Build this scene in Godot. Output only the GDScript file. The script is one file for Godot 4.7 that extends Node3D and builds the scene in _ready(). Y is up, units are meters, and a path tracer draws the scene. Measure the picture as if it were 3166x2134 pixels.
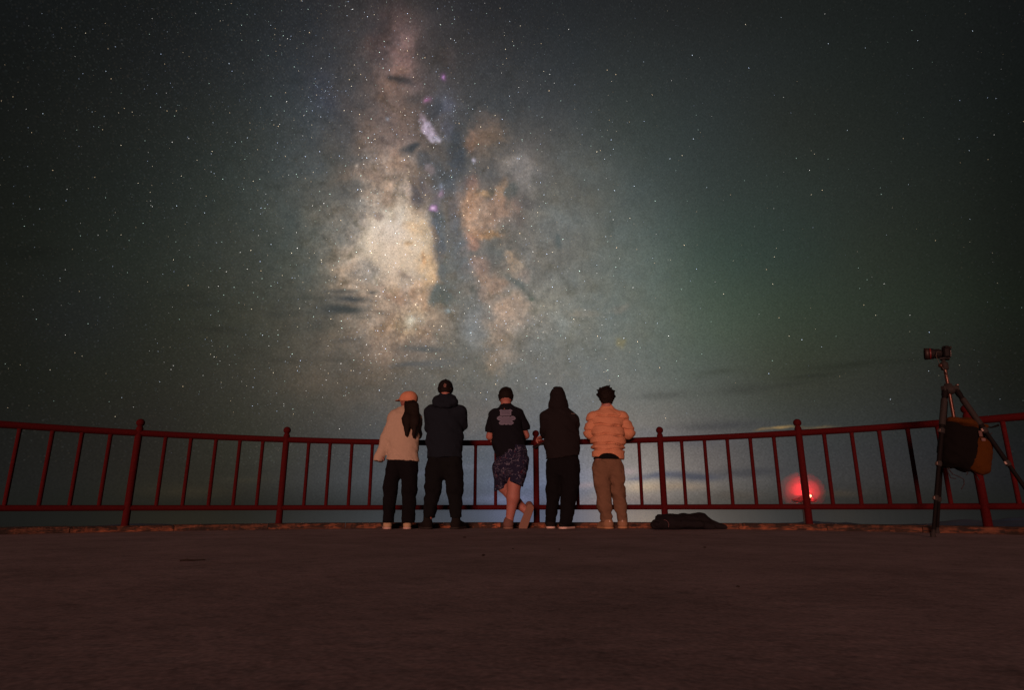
extends Node3D

func _ready() -> void:
	var cam := Camera3D.new()
	cam.name = "viewpoint"
	cam.position = Vector3(0, 0.23, 0)
	cam.rotation_degrees = Vector3(14.812, 0, -0.1)
	cam.fov = 58.63
	cam.near = 0.05
	cam.far = 120000.0
	add_child(cam)
	var env := Environment.new()
	env.background_mode = Environment.BG_SKY
	env.tonemap_mode = Environment.TONE_MAPPER_LINEAR
	env.tonemap_exposure = 1.0
	env.sdfgi_enabled = true
	env.ssao_enabled = true
	env.ssil_enabled = true
	env.volumetric_fog_enabled = true
	env.volumetric_fog_density = 0.0
	var night := PanoramaSkyMaterial.new()
	night.panorama = make_sky()
	env.sky = Sky.new()
	env.sky.sky_material = night
	var world := WorldEnvironment.new()
	world.name = "night_air"
	world.environment = env
	add_child(world)
	var glow := DirectionalLight3D.new()  # stands for unseen reddish lamps behind the camera, lighting backs and terrace
	glow.name = "unseen_lamplight"
	glow.light_color = Color(1.0, 0.695, 0.6)
	glow.light_energy = 0.75
	glow.light_angular_distance = 14.0
	glow.shadow_enabled = true
	glow.sky_mode = DirectionalLight3D.SKY_MODE_LIGHT_ONLY
	add_child(glow)
	glow.look_at_from_position(Vector3.ZERO, Vector3(0.2, -0.115, -1.0))
	make_textures()
	make_stars()
	make_setting()
	make_railing()
	make_pavilion()
	make_people()
	make_coat()
	make_tripod()
	make_litter()

const RING := Vector3(-0.3665, 0.0, -1.1991)   # centre of the round terrace
const RAIL_R := 6.484

func ring_point(deg: float, r: float, y: float) -> Vector3:
	return RING + Vector3(sin(deg_to_rad(deg)) * r, y, -cos(deg_to_rad(deg)) * r)

# ---------------------------------------------------------------- terrace, kerb, hillside, lake, far hills
func make_setting() -> void:
	var slab := begin()
	var n := 96
	for k in n:
		var a := ring_point(360.0 * k / n, 6.7, 0.0)
		var b := ring_point(360.0 * (k + 1) / n, 6.7, 0.0)
		tri(slab, RING, a, b, 1)
		var down := Vector3(0, -0.45, 0)
		quad(slab, a, a + down, b + down, b)
		tri(slab, RING + down, b + down, a + down, 1)
	var gm := mat(0.48, 0.415, 0.475, 0.95)
	gm.albedo_texture = tex_ground
	gm.uv1_triplanar = true
	gm.uv1_world_triplanar = true
	gm.uv1_scale = Vector3.ONE * 0.32
	gm.normal_enabled = true
	gm.normal_texture = tex_ground_bumps
	gm.normal_scale = 0.045
	gm.metallic_specular = 0.3
	struct("ground", done(slab), gm)

	# the low painted kerb: stones laid round the edge, chipped and worn
	var kerb := Node3D.new()
	kerb.name = "kerb"
	kerb.set_meta("kind", "structure")
	add_child(kerb)
	var rng := RandomNumberGenerator.new()
	rng.seed = 9
	var paints: Array[StandardMaterial3D] = []
	for i in 5:
		var m := mat([0.52, 0.34, 0.6, 0.42, 0.29][i], [0.42, 0.28, 0.45, 0.32, 0.26][i], [0.34, 0.25, 0.36, 0.27, 0.25][i], 0.9)
		m.albedo_texture = tex_worn
		m.uv1_triplanar = true
		m.uv1_world_triplanar = true
		m.uv1_scale = Vector3(0.75, 2.6, 0.75)
		m.uv1_offset = Vector3(i * 0.37, i * 0.21, i * 0.53)
		m.normal_enabled = true
		m.normal_texture = tex_ground_bumps
		m.normal_scale = 0.8
		paints.append(m)
	var deg := -112.0
	while deg < 122.0:
		var step := rng.randf_range(5.5, 10.5)
		var st := begin()
		var pieces := 10
		var top := 0.056 + rng.randf_range(-0.003, 0.003)
		var rows: Array = []
		for j in pieces + 1:
			var d := deg + 0.03 + (step - 0.06) * j / pieces
			var wob := rng.randf_range(-0.003, 0.003)
			var inner := 6.285 + rng.randf_range(-0.004, 0.004)
			rows.append([ring_point(d, inner, 0.001), ring_point(d, inner + 0.004, top - 0.016 + wob), ring_point(d, inner + 0.018, top + wob), ring_point(d, 6.66, top + 0.002), ring_point(d, 6.675, top - 0.012), ring_point(d, 6.678, 0.001)])
		for j in pieces:
			for k in 5:
				quad(st, rows[j][k], rows[j][k + 1], rows[j + 1][k + 1], rows[j + 1][k], 0)
		for e in [0, pieces]:
			for k in range(1, 5):
				if e == 0:
					tri(st, rows[0][0], rows[0][k + 1], rows[0][k], 1)
				else:
					tri(st, rows[e][0], rows[e][k], rows[e][k + 1], 1)
		part("kerb_stone", done(st), paints[rng.randi() % 5], kerb)
		deg += step

	# the hill that carries the terrace, falling away to the lake
	var hump := FastNoiseLite.new()
	hump.seed = 5
	hump.frequency = 0.05
	var slope := begin()
	var rings := 26
	var sides := 64
	var grid: Array = []
	for i in rings + 1:
		var row := PackedVector3Array()
		var t := float(i) / rings
		var r := 5.5 + 160.0 * t * t
		for k in sides:
			var a := TAU * k / sides
			var x := sin(a) * r
			var z := -cos(a) * r
			var y := -0.5 - 72.0 * pow(t, 1.35) + hump.get_noise_2d(x, z) * 5.0 * minf(1.0, t * 3.0)
			row.append(RING + Vector3(x, minf(y, -0.47), z))
		grid.append(row)
	for i in rings:
		for k in sides:
			var k1 := (k + 1) % sides
			quad(slope, grid[i][k], grid[i + 1][k], grid[i + 1][k1], grid[i][k1], 0)
	struct("hillside", done(slope), mat(0.05, 0.055, 0.04, 1.0))

	var water := mat(0.012, 0.015, 0.019, 0.06)
	water.normal_enabled = true
	water.normal_texture = tex_bumps
	water.normal_scale = 0.03
	water.uv1_triplanar = true
	water.uv1_world_triplanar = true
	water.uv1_scale = Vector3.ONE * 0.08
	var sheet := begin()
	for k in 72:
		for j in 3:
			var r0: float = [60.0, 900.0, 9000.0][j]
			var r1: float = [900.0, 9000.0, 90000.0][j]
			var a0 := TAU * k / 72
			var a1 := TAU * (k + 1) / 72
			var d0 := Vector3(sin(a0), 0, -cos(a0))
			var d1 := Vector3(sin(a1), 0, -cos(a1))
			quad(sheet, d0 * r0, d0 * r1, d1 * r1, d1 * r0)
	struct("lake", done(sheet), water, Vector3(0, -70, 0))

	# low hills on the near shore, seen below the horizon
	far_hill(25.6, 2700.0, 190.0, 15.5, 51)
	far_hill(27.9, 2800.0, 110.0, 7.0, 52)
	far_hill(38.2, 2650.0, 330.0, 27.0, 53)
	far_hill(-30.5, 2750.0, 260.0, 12.0, 54)

func far_hill(az: float, dist: float, wide: float, high: float, hill_seed: int) -> void:
	var n := FastNoiseLite.new()
	n.seed = hill_seed
	n.frequency = 0.006
	n.fractal_octaves = 4
	var st := begin()
	var cells := 40
	var rows: Array = []
	for j in cells + 1:
		var row := PackedVector3Array()
		for i in cells + 1:
			var u := (i / float(cells) - 0.5) * 2.0
			var v := (j / float(cells) - 0.5) * 2.0
			var x := u * wide * 1.3
			var z := v * wide
			var d := clampf(1.0 - sqrt(u * u + v * v), 0.0, 1.0)
			row.append(Vector3(x, high * 1.5 * pow(d, 0.8) * (0.75 + 0.5 * n.get_noise_2d(x, z)) - 0.5, z))
		rows.append(row)
	for j in cells:
		for i in cells:
			quad(st, rows[j][i], rows[j][i + 1], rows[j + 1][i + 1], rows[j + 1][i], 0)
	var o := struct("hill", done(st), mat(0.004, 0.04, 0.095, 1.0), Vector3(sin(deg_to_rad(az)) * dist, -70, -cos(deg_to_rad(az)) * dist))
	o.rotation.y = -deg_to_rad(az)

# ---------------------------------------------------------------- the red railing
func make_railing() -> void:
	var red := mat(0.068, 0.0055, 0.0072, 0.82)
	red.albedo_texture = tex_cloth
	red.uv1_triplanar = true
	red.uv1_scale = Vector3.ONE * 2.3
	red.normal_enabled = true
	red.normal_texture = tex_bumps
	red.normal_scale = 0.12
	red.metallic_specular = 0.2
	var rail := thing("railing", "dark red painted tube railing curving round the edge of the terrace", "railing")
	var rng := RandomNumberGenerator.new()
	rng.seed = 77
	var first := -7.4 - 13.23 * 5
	for h in 2:
		var pts := PackedVector3Array()
		for i in 145:
			pts.append(ring_point(first - 4.0 + i * 1.0, RAIL_R, 1.005 if h == 0 else 0.232))
		part("top_rail" if h == 0 else "bottom_rail", tube_mesh(pts, [0.0345 if h == 0 else 0.0295], 14), red, rail)
	for p in 11:
		var deg := first + 13.23 * p
		var st := begin()
		lathe(st, PackedVector2Array([Vector2(0.0, 0.05), Vector2(0.04, 0.05), Vector2(0.04, 0.062), Vector2(0.037, 0.068), Vector2(0.036, 0.3), Vector2(0.0355, 0.7), Vector2(0.036, 1.055), Vector2(0.031, 1.066)]), ring_point(deg, RAIL_R, 0.0))
		var post := part("post", done(st), red, rail)
		var knob := begin()
		var prof := PackedVector2Array([Vector2(0.03, 1.062), Vector2(0.029, 1.075)])
		for i in 13:
			var a := -1.02 + (PI / 2 + 1.02) * i / 12.0
			prof.append(Vector2(maxf(0.0, cos(a) * 0.0425), 1.115 + sin(a) * 0.0425))
		lathe(knob, prof, ring_point(deg, RAIL_R, 0.0))
		part("ball_finial", done(knob), red, post)
	# one bar, shared
	var bar := begin()
	var wob := PackedVector2Array([Vector2(0.0235, 0.252), Vector2(0.02, 0.262), Vector2(0.02, 0.5), Vector2(0.0197, 0.75), Vector2(0.02, 0.955), Vector2(0.023, 0.975)])
	lathe(bar, wob, Vector3.ZERO, Vector3.UP, 14)
	var bar_mesh := done(bar)
	for p in 10:
		for b in 5:
			var deg := first + 13.23 * (p + (b + 1) / 6.0) + rng.randf_range(-0.06, 0.06)
			var o := part("baluster", bar_mesh, red, rail, ring_point(deg, RAIL_R, 0.0))
			o.rotation.y = rng.randf() * TAU

# ---------------------------------------------------------------- the pavilion with the red beacon in the mist
func make_pavilion() -> void:
	var at := Vector3(32.2, -1.9, -70.0)
	var knoll := begin()
	var rows: Array = []
	for i in 9:
		var row := PackedVector3Array()
		for k in 24:
			var a := TAU * k / 24
			var r := 0.2 + i * i * 0.75
			row.append(Vector3(sin(a) * r, -i * i * 0.95 + 0.35 * sin(a * 3.0 + i) * minf(1, i), -cos(a) * r))
		rows.append(row)
	for i in 8:
		for k in 24:
			quad(knoll, rows[i][k], rows[i + 1][k], rows[i + 1][(k + 1) % 24], rows[i][(k + 1) % 24], 0)
	struct("rocky_knoll", done(knoll), mat(0.06, 0.06, 0.055, 1.0), at + Vector3(0, 0.02, 0))

	var hut := thing("pavilion", "small dark pavilion roof lit red in the mist beyond the railing", "pavilion", at)
	hut.rotation.y = 0.5
	var stone := mat(0.05, 0.06, 0.068, 0.9)
	var dark := mat(0.02, 0.023, 0.026, 0.9)
	# pyramid roof with upturned corners
	var roof := begin()
	var half := 0.92
	var m := 10
	for side in 4:
		var turn := Basis(Vector3.UP, side * PI / 2)
		var net: Array = []
		for j in m + 1:
			var t := float(j) / m
			var line := PackedVector3Array()
			for i in m + 1:
				var u := (i / float(m) - 0.5) * 2.0
				var lift := 0.26 * pow(absf(u), 3.0) * t * t
				line.append(turn * Vector3(u * half * t, 3.5 - 0.8 * pow(t, 0.85) + lift, half * t))
			net.append(line)
		for j in m:
			for i in m:
				quad(roof, net[j][i], net[j + 1][i], net[j + 1][i + 1], net[j][i + 1], 0)
				quad(roof, net[j][i] - Vector3(0, 0.07, 0), net[j][i + 1] - Vector3(0, 0.07, 0), net[j + 1][i + 1] - Vector3(0, 0.07, 0), net[j + 1][i] - Vector3(0, 0.07, 0), 0)
		for i in m:
			quad(roof, net[m][i], net[m][i] - Vector3(0, 0.07, 0), net[m][i + 1] - Vector3(0, 0.07, 0), net[m][i + 1])
	var rf := part("roof", done(roof), dark, hut)
	var knob := begin()
	lathe(knob, PackedVector2Array([Vector2(0.1, 3.4), Vector2(0.08, 3.52), Vector2(0.13, 3.6), Vector2(0.1, 3.7), Vector2(0.0, 3.78)]), Vector3.ZERO)
	part("roof_knob", done(knob), dark, rf)
	var body := begin()
	lathe(body, PackedVector2Array([Vector2(0.55, -0.6), Vector2(0.55, 0.15), Vector2(0.32, 0.2), Vector2(0.3, 2.45), Vector2(0.5, 2.58), Vector2(0.5, 2.7), Vector2(0.0, 2.8)]), Vector3.ZERO, Vector3.UP, 8)
	part("tower", done(body), stone, hut)

	# two red beacons: one unseen behind the railing post, lighting the mist, one showing beside it
	for b in [[Vector3(32.38, 2.0, -70.25), 0.13, 1.0, "red beacon lamp on top of the pavilion roof, hidden by the railing post"], [Vector3(32.62, 1.38, -69.4), 0.16, 0.3, "small bright red lamp on the right corner of the pavilion roof"]]:
		var lamp := thing("beacon_lamp", b[3], "lamp", b[0])
		var base := begin()
		lathe(base, PackedVector2Array([Vector2(0.0, -0.5), Vector2(0.05, -0.5), Vector2(0.05, -0.12), Vector2(b[1] * 1.15, -0.11), Vector2(b[1] * 1.15, -0.07), Vector2(0.0, -0.07)]), Vector3.ZERO)
		part("stand", done(base), dark, lamp)
		var glass := mat(0.5, 0.05, 0.05, 0.4)
		glass.emission_enabled = true
		glass.emission = Color(1.0, 0.66, 0.5)
		glass.emission_energy_multiplier = 4.5
		var ball := SphereMesh.new()
		ball.radius = b[1]
		ball.height = b[1] * 2.0
		ball.radial_segments = 20
		ball.rings = 10
		part("bulb", ball, glass, lamp)
		var light := OmniLight3D.new()
		light.name = "beacon_light"
		light.light_color = Color(1.0, 0.13, 0.17)
		light.light_energy = 24.0 * b[2]
		light.light_size = 0.32
		light.omni_range = 60.0
		light.omni_attenuation = 2.0
		light.shadow_enabled = true
		lamp.add_child(light)
	# the mist round the lamps thins outwards
	for k in 3:
		var mist := FogVolume.new()
		mist.name = numbered("mist")
		mist.shape = RenderingServer.FOG_VOLUME_SHAPE_ELLIPSOID
		mist.size = Vector3(4.9, 4.2, 4.0) * [1.0, 0.74, 0.46][k]
		mist.position = Vector3(32.2, 1.95, -70.2)
		var fog := FogMaterial.new()
		fog.density = [0.034, 0.048, 0.05][k]
		fog.albedo = Color(0.95, 0.9, 0.9)
		mist.material = fog
		mist.set_meta("kind", "stuff")
		mist.set_meta("label", "bank of mist glowing red round the pavilion lamps")
		add_child(mist)

# ---------------------------------------------------------------- the five people at the railing
func make_people() -> void:
	var flesh := mat(0.29, 0.13, 0.108, 0.65)
	flesh.subsurf_scatter_enabled = true
	flesh.subsurf_scatter_strength = 0.1
	var black := cloth(0.005, 0.0058, 0.008)
	var hair_dark := mat(0.0075, 0.0055, 0.005, 0.75)
	hair_dark.metallic_specular = 0.25
	var pale_sole := mat(0.4, 0.3, 0.27, 0.8)
	var dark_sole := mat(0.012, 0.011, 0.011, 0.9)

	# woman in the cream jacket, her head turned to the left
	var w := thing("person", "person with a long ponytail, cream jacket and pale cap, head turned left", "person", Vector3(-1.27, 0, -7.1), "people leaning at the railing")
	part("body", soft([skin("c 0.023 1.356 -0.07 0.026 1.252 -0.05 0.05 0.055 1 1 1 0.03; c 0.025 1.213 -0.06 0.016 0.887 -0.02 0.1 0.1 1 1 0.7 0.03;" +
		"c 0.016 0.887 -0.02 0.016 0.787 -0.02 0.12 0.12 1 1 0.7 0.03; c -0.07 0.765 0 -0.105 0.085 0 0.06 0.035 1 1 1 0.03; c 0.105 0.765 0 0.117 0.085 0 0.06 0.035 1 1 1 0.03;" +
		"c -0.086 1.223 -0.06 -0.18 1.021 -0.05 0.038 0.032 1 1 1 0.03; c -0.18 1.021 -0.05 -0.212 0.902 -0.02 0.032 0.024 1 1 1 0.03;" +
		"c 0.127 1.206 -0.08 0.139 1.058 -0.2 0.038 0.032 1 1 1 0.03; c 0.139 1.058 -0.2 0.067 1.092 -0.46 0.032 0.024 1 1 1 0.03;", 0.014), skin("c 0.04 1.472 -0.079 0.026 1.475 -0.099 0.078 0.078 1 1.12 1.05 0.02; c 0.014 1.424 -0.116 -0.002 1.38 -0.138 0.058 0.04 1 1 1 0.03;" +
		"c -0.02 1.462 -0.163 -0.029 1.436 -0.176 0.009 0.013 1 1 1 0.012; c -0.039 1.474 -0.138 -0.041 1.475 -0.142 0.012 0.012 1 1 1 0.006;" +
		"c -0.031 1.491 -0.148 -0.048 1.49 -0.126 0.008 0.006 1 1 1 0.012; c -0.029 1.47 -0.045 -0.034 1.433 -0.05 0.017 0.012 0.45 1 1 0.006;" +
		"c 0.01 1.474 -0.173 0.008 1.475 -0.177 0.012 0.012 1 1 1 0.006; c -0.002 1.491 -0.169 0.024 1.49 -0.178 0.008 0.006 1 1 1 0.012;" +
		"c 0.095 1.47 -0.133 0.093 1.433 -0.14 0.017 0.012 0.45 1 1 0.006; c -0.037 1.407 -0.154 -0.005 1.407 -0.177 0.007 0.007 1 1 1 0.008;", 0.0055), skin("c -0.212 0.902 -0.02 -0.217 0.872 -0.017 0.024 0.022 1 1 1 0.01; c -0.21 0.883 -0.001 -0.217 0.82 0.013 0.014 0.011 1 1 1 0.012;" +
		"c -0.213 0.883 -0.012 -0.222 0.819 -0.003 0.014 0.011 1 1 1 0.012; c -0.217 0.882 -0.024 -0.227 0.818 -0.02 0.014 0.011 1 1 1 0.012;" +
		"c -0.22 0.881 -0.035 -0.232 0.817 -0.037 0.014 0.011 1 1 1 0.012; c -0.216 0.819 0.017 -0.211 0.791 0.017 0.009 0.009 1 1 1 0.003;" +
		"c -0.211 0.791 0.017 -0.202 0.775 0.015 0.009 0.008 1 1 1 0.003; c -0.202 0.775 0.015 -0.19 0.765 0.012 0.008 0.007 1 1 1 0.003;" +
		"c -0.222 0.818 -0.001 -0.216 0.785 -0.002 0.009 0.009 1 1 1 0.003; c -0.216 0.785 -0.002 -0.204 0.765 -0.004 0.009 0.008 1 1 1 0.003;" +
		"c -0.204 0.765 -0.004 -0.191 0.753 -0.007 0.008 0.007 1 1 1 0.003; c -0.228 0.817 -0.021 -0.221 0.781 -0.021 0.009 0.009 1 1 1 0.003;" +
		"c -0.221 0.781 -0.021 -0.209 0.76 -0.023 0.009 0.008 1 1 1 0.003; c -0.209 0.76 -0.023 -0.194 0.748 -0.027 0.008 0.007 1 1 1 0.003;" +
		"c -0.233 0.816 -0.039 -0.227 0.785 -0.039 0.009 0.009 1 1 1 0.003; c -0.227 0.785 -0.039 -0.217 0.766 -0.042 0.009 0.008 1 1 1 0.003;" +
		"c -0.217 0.766 -0.042 -0.204 0.755 -0.045 0.008 0.007 1 1 1 0.003; c -0.225 0.871 -0.044 -0.231 0.845 -0.068 0.013 0.011 1 1 1 0.01;" +
		"c -0.231 0.845 -0.068 -0.23 0.815 -0.07 0.01 0.009 1 1 1 0.003;", 0.005), skin("c 0.07 1.096 -0.44 0.07 1.093 -0.47 0.024 0.022 1 1 1 0.01; c 0.088 1.094 -0.46 0.096 1.087 -0.525 0.014 0.011 1 1 1 0.012;" +
		"c 0.076 1.094 -0.46 0.079 1.087 -0.525 0.014 0.011 1 1 1 0.012; c 0.064 1.094 -0.46 0.061 1.087 -0.525 0.014 0.011 1 1 1 0.012;" +
		"c 0.052 1.094 -0.46 0.044 1.087 -0.525 0.014 0.011 1 1 1 0.012; c 0.1 1.087 -0.526 0.1 1.07 -0.548 0.009 0.009 1 1 1 0.003;" +
		"c 0.1 1.07 -0.548 0.1 1.052 -0.555 0.009 0.008 1 1 1 0.003; c 0.1 1.052 -0.555 0.1 1.038 -0.552 0.008 0.007 1 1 1 0.003;" +
		"c 0.08 1.087 -0.526 0.08 1.067 -0.552 0.009 0.009 1 1 1 0.003; c 0.08 1.067 -0.552 0.08 1.045 -0.561 0.009 0.008 1 1 1 0.003;" +
		"c 0.08 1.045 -0.561 0.08 1.027 -0.558 0.008 0.007 1 1 1 0.003; c 0.06 1.087 -0.526 0.06 1.065 -0.554 0.009 0.009 1 1 1 0.003;" +
		"c 0.06 1.065 -0.554 0.06 1.042 -0.563 0.009 0.008 1 1 1 0.003; c 0.06 1.042 -0.563 0.06 1.023 -0.56 0.008 0.007 1 1 1 0.003;" +
		"c 0.041 1.087 -0.526 0.041 1.068 -0.551 0.009 0.009 1 1 1 0.003; c 0.041 1.068 -0.551 0.041 1.048 -0.559 0.009 0.008 1 1 1 0.003;" +
		"c 0.041 1.048 -0.559 0.041 1.031 -0.556 0.008 0.007 1 1 1 0.003; c 0.042 1.093 -0.47 0.016 1.083 -0.493 0.013 0.011 1 1 1 0.01;" +
		"c 0.016 1.083 -0.493 0.013 1.069 -0.519 0.01 0.009 1 1 1 0.003;", 0.005)]), flesh, w)
	part("jacket", soft([skin("c -0.066 1.279 -0.06 0.11 1.243 -0.06 0.078 0.078 1 1 0.85 0.05; c 0.03 1.319 -0.06 0.025 1.274 -0.06 0.062 0.085 1 1 0.9 0.04;" +
		"c 0.025 1.193 -0.06 0.015 0.958 -0.03 0.15 0.165 1 1 0.66 0.07; c 0.015 0.958 -0.03 0.018 0.726 -0.01 0.165 0.19 1 1 0.62 0.05; p 0.02 0.748 0 -0.06 -1 0;" +
		"c -0.101 1.259 -0.06 -0.176 1.02 -0.045 0.07 0.066 1 1 1 0.05; c -0.176 1.02 -0.045 -0.26 0.725 0 0.066 0.052 1 1 1 0.03; p -0.258 0.742 0 -0.25 -1 0.05;" +
		"c 0.137 1.231 -0.08 0.134 1.078 -0.2 0.075 0.068 1 1 1 0.05; c 0.134 1.078 -0.2 0.073 1.093 -0.42 0.066 0.05 1 1 1 0.03;", 0.0105, 0.014, 5.5)]), cloth(0.47, 0.41, 0.33), w)
	part("trousers", soft([skin("c 0.016 0.827 -0.02 0.017 0.726 -0.015 0.135 0.158 1 1 0.62 0.05; c -0.07 0.705 0 -0.1 0.435 0 0.092 0.08 1 1 1 0.02; c -0.1 0.435 0 -0.107 0.045 0 0.08 0.062 1 1 1 0.03;" +
		"c 0.107 0.705 0 0.113 0.435 0 0.098 0.084 1 1 1 0.02; c 0.113 0.435 0 0.117 0.045 0 0.084 0.072 1 1 1 0.03; p 1.27 0.07 0 0 -1 0;", 0.0105, 0.015, 6.5)]), black, w)
	part("cap", soft([skin("c 0.04 1.473 -0.09 0.069 1.474 -0.065 0.097 0.093 1 0.95 1.1 0.03; p 0.056 1.43 -0.08 -0.1 -1 0; c -0.028 1.469 -0.13 -0.085 1.464 -0.16 0.06 0.045 1 0.17 1 0.02;" +
		"c 0.056 1.552 -0.08 0.056 1.556 -0.08 0.01 0.01 1 1 1 0.006;", 0.006)]), cloth(0.62, 0.31, 0.2, 14.0), w)
	part("hair", soft([skin("c 0.077 1.413 -0.05 0.08 1.375 -0.03 0.074 0.064 1 1 1 0.04; c 0.1 1.353 0.01 0.072 1.195 0.07 0.07 0.058 1 1 0.6 0.04;" +
		"c 0.062 1.215 0.07 0.073 1.035 0.085 0.056 0.02 1 1 0.6 0.02; c 0.133 1.362 0.02 0.162 1.176 0.065 0.06 0.048 1 1 0.6 0.02;" +
		"c 0.158 1.196 0.065 0.151 1.026 0.08 0.046 0.018 1 1 0.6 0.02; c 0.073 1.045 0.085 0.078 1.006 0.085 0.019 0.006 1 1 1 0.01;" +
		"c 0.151 1.036 0.08 0.153 0.991 0.08 0.017 0.005 1 1 1 0.01;", 0.007, 0.004, 22.0)]), hair_dark, w)
	var cream := cloth(0.46, 0.36, 0.24, 14.0)
	for s in ["c -0.11 0.04 0 -0.158 0.025 -0.17 0.044 0.04 1 0.9 1 0.03; c -0.116 0.06 -0.02 -0.115 0.11 -0.017 0.042 0.04 1 1 1 0.03;" +
		"c -0.129 0.06 -0.068 -0.158 0.04 -0.17 0.035 0.02 1 1 1 0.03; p 0 0.012 0 0 -1 0;", "c 0.107 0.038 0 0.082 0.025 -0.17 0.042 0.04 1 0.9 1 0.03; c 0.104 0.06 -0.02 0.105 0.11 -0.017 0.04 0.038 1 1 1 0.03;" +
		"c 0.097 0.06 -0.068 0.082 0.04 -0.17 0.034 0.02 1 1 1 0.03; p 0 0.012 0 0 -1 0;"]:
		part("shoe", soft([skin(s, 0.007)]), cream, w)
	for s in ["c -0.11 0.014 0 -0.158 0.014 -0.17 0.047 0.045 1 1 1 0.01; p 0 0.024 0 0 1 0; p 0 0.001 0 0 -1 0;", "c 0.107 0.014 0 0.082 0.014 -0.17 0.047 0.045 1 1 1 0.01; p 0 0.024 0 0 1 0; p 0 0.001 0 0 -1 0;"]:
		part("sole", soft([skin(s, 0.007)]), pale_sole, w)

	# man with the dark cap, arms folded
	var c := thing("person", "tallest person, in a navy hooded jacket, dark cap and cargo trousers, arms folded", "person", Vector3(-0.77, 0, -7.1), "people leaning at the railing")
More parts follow.
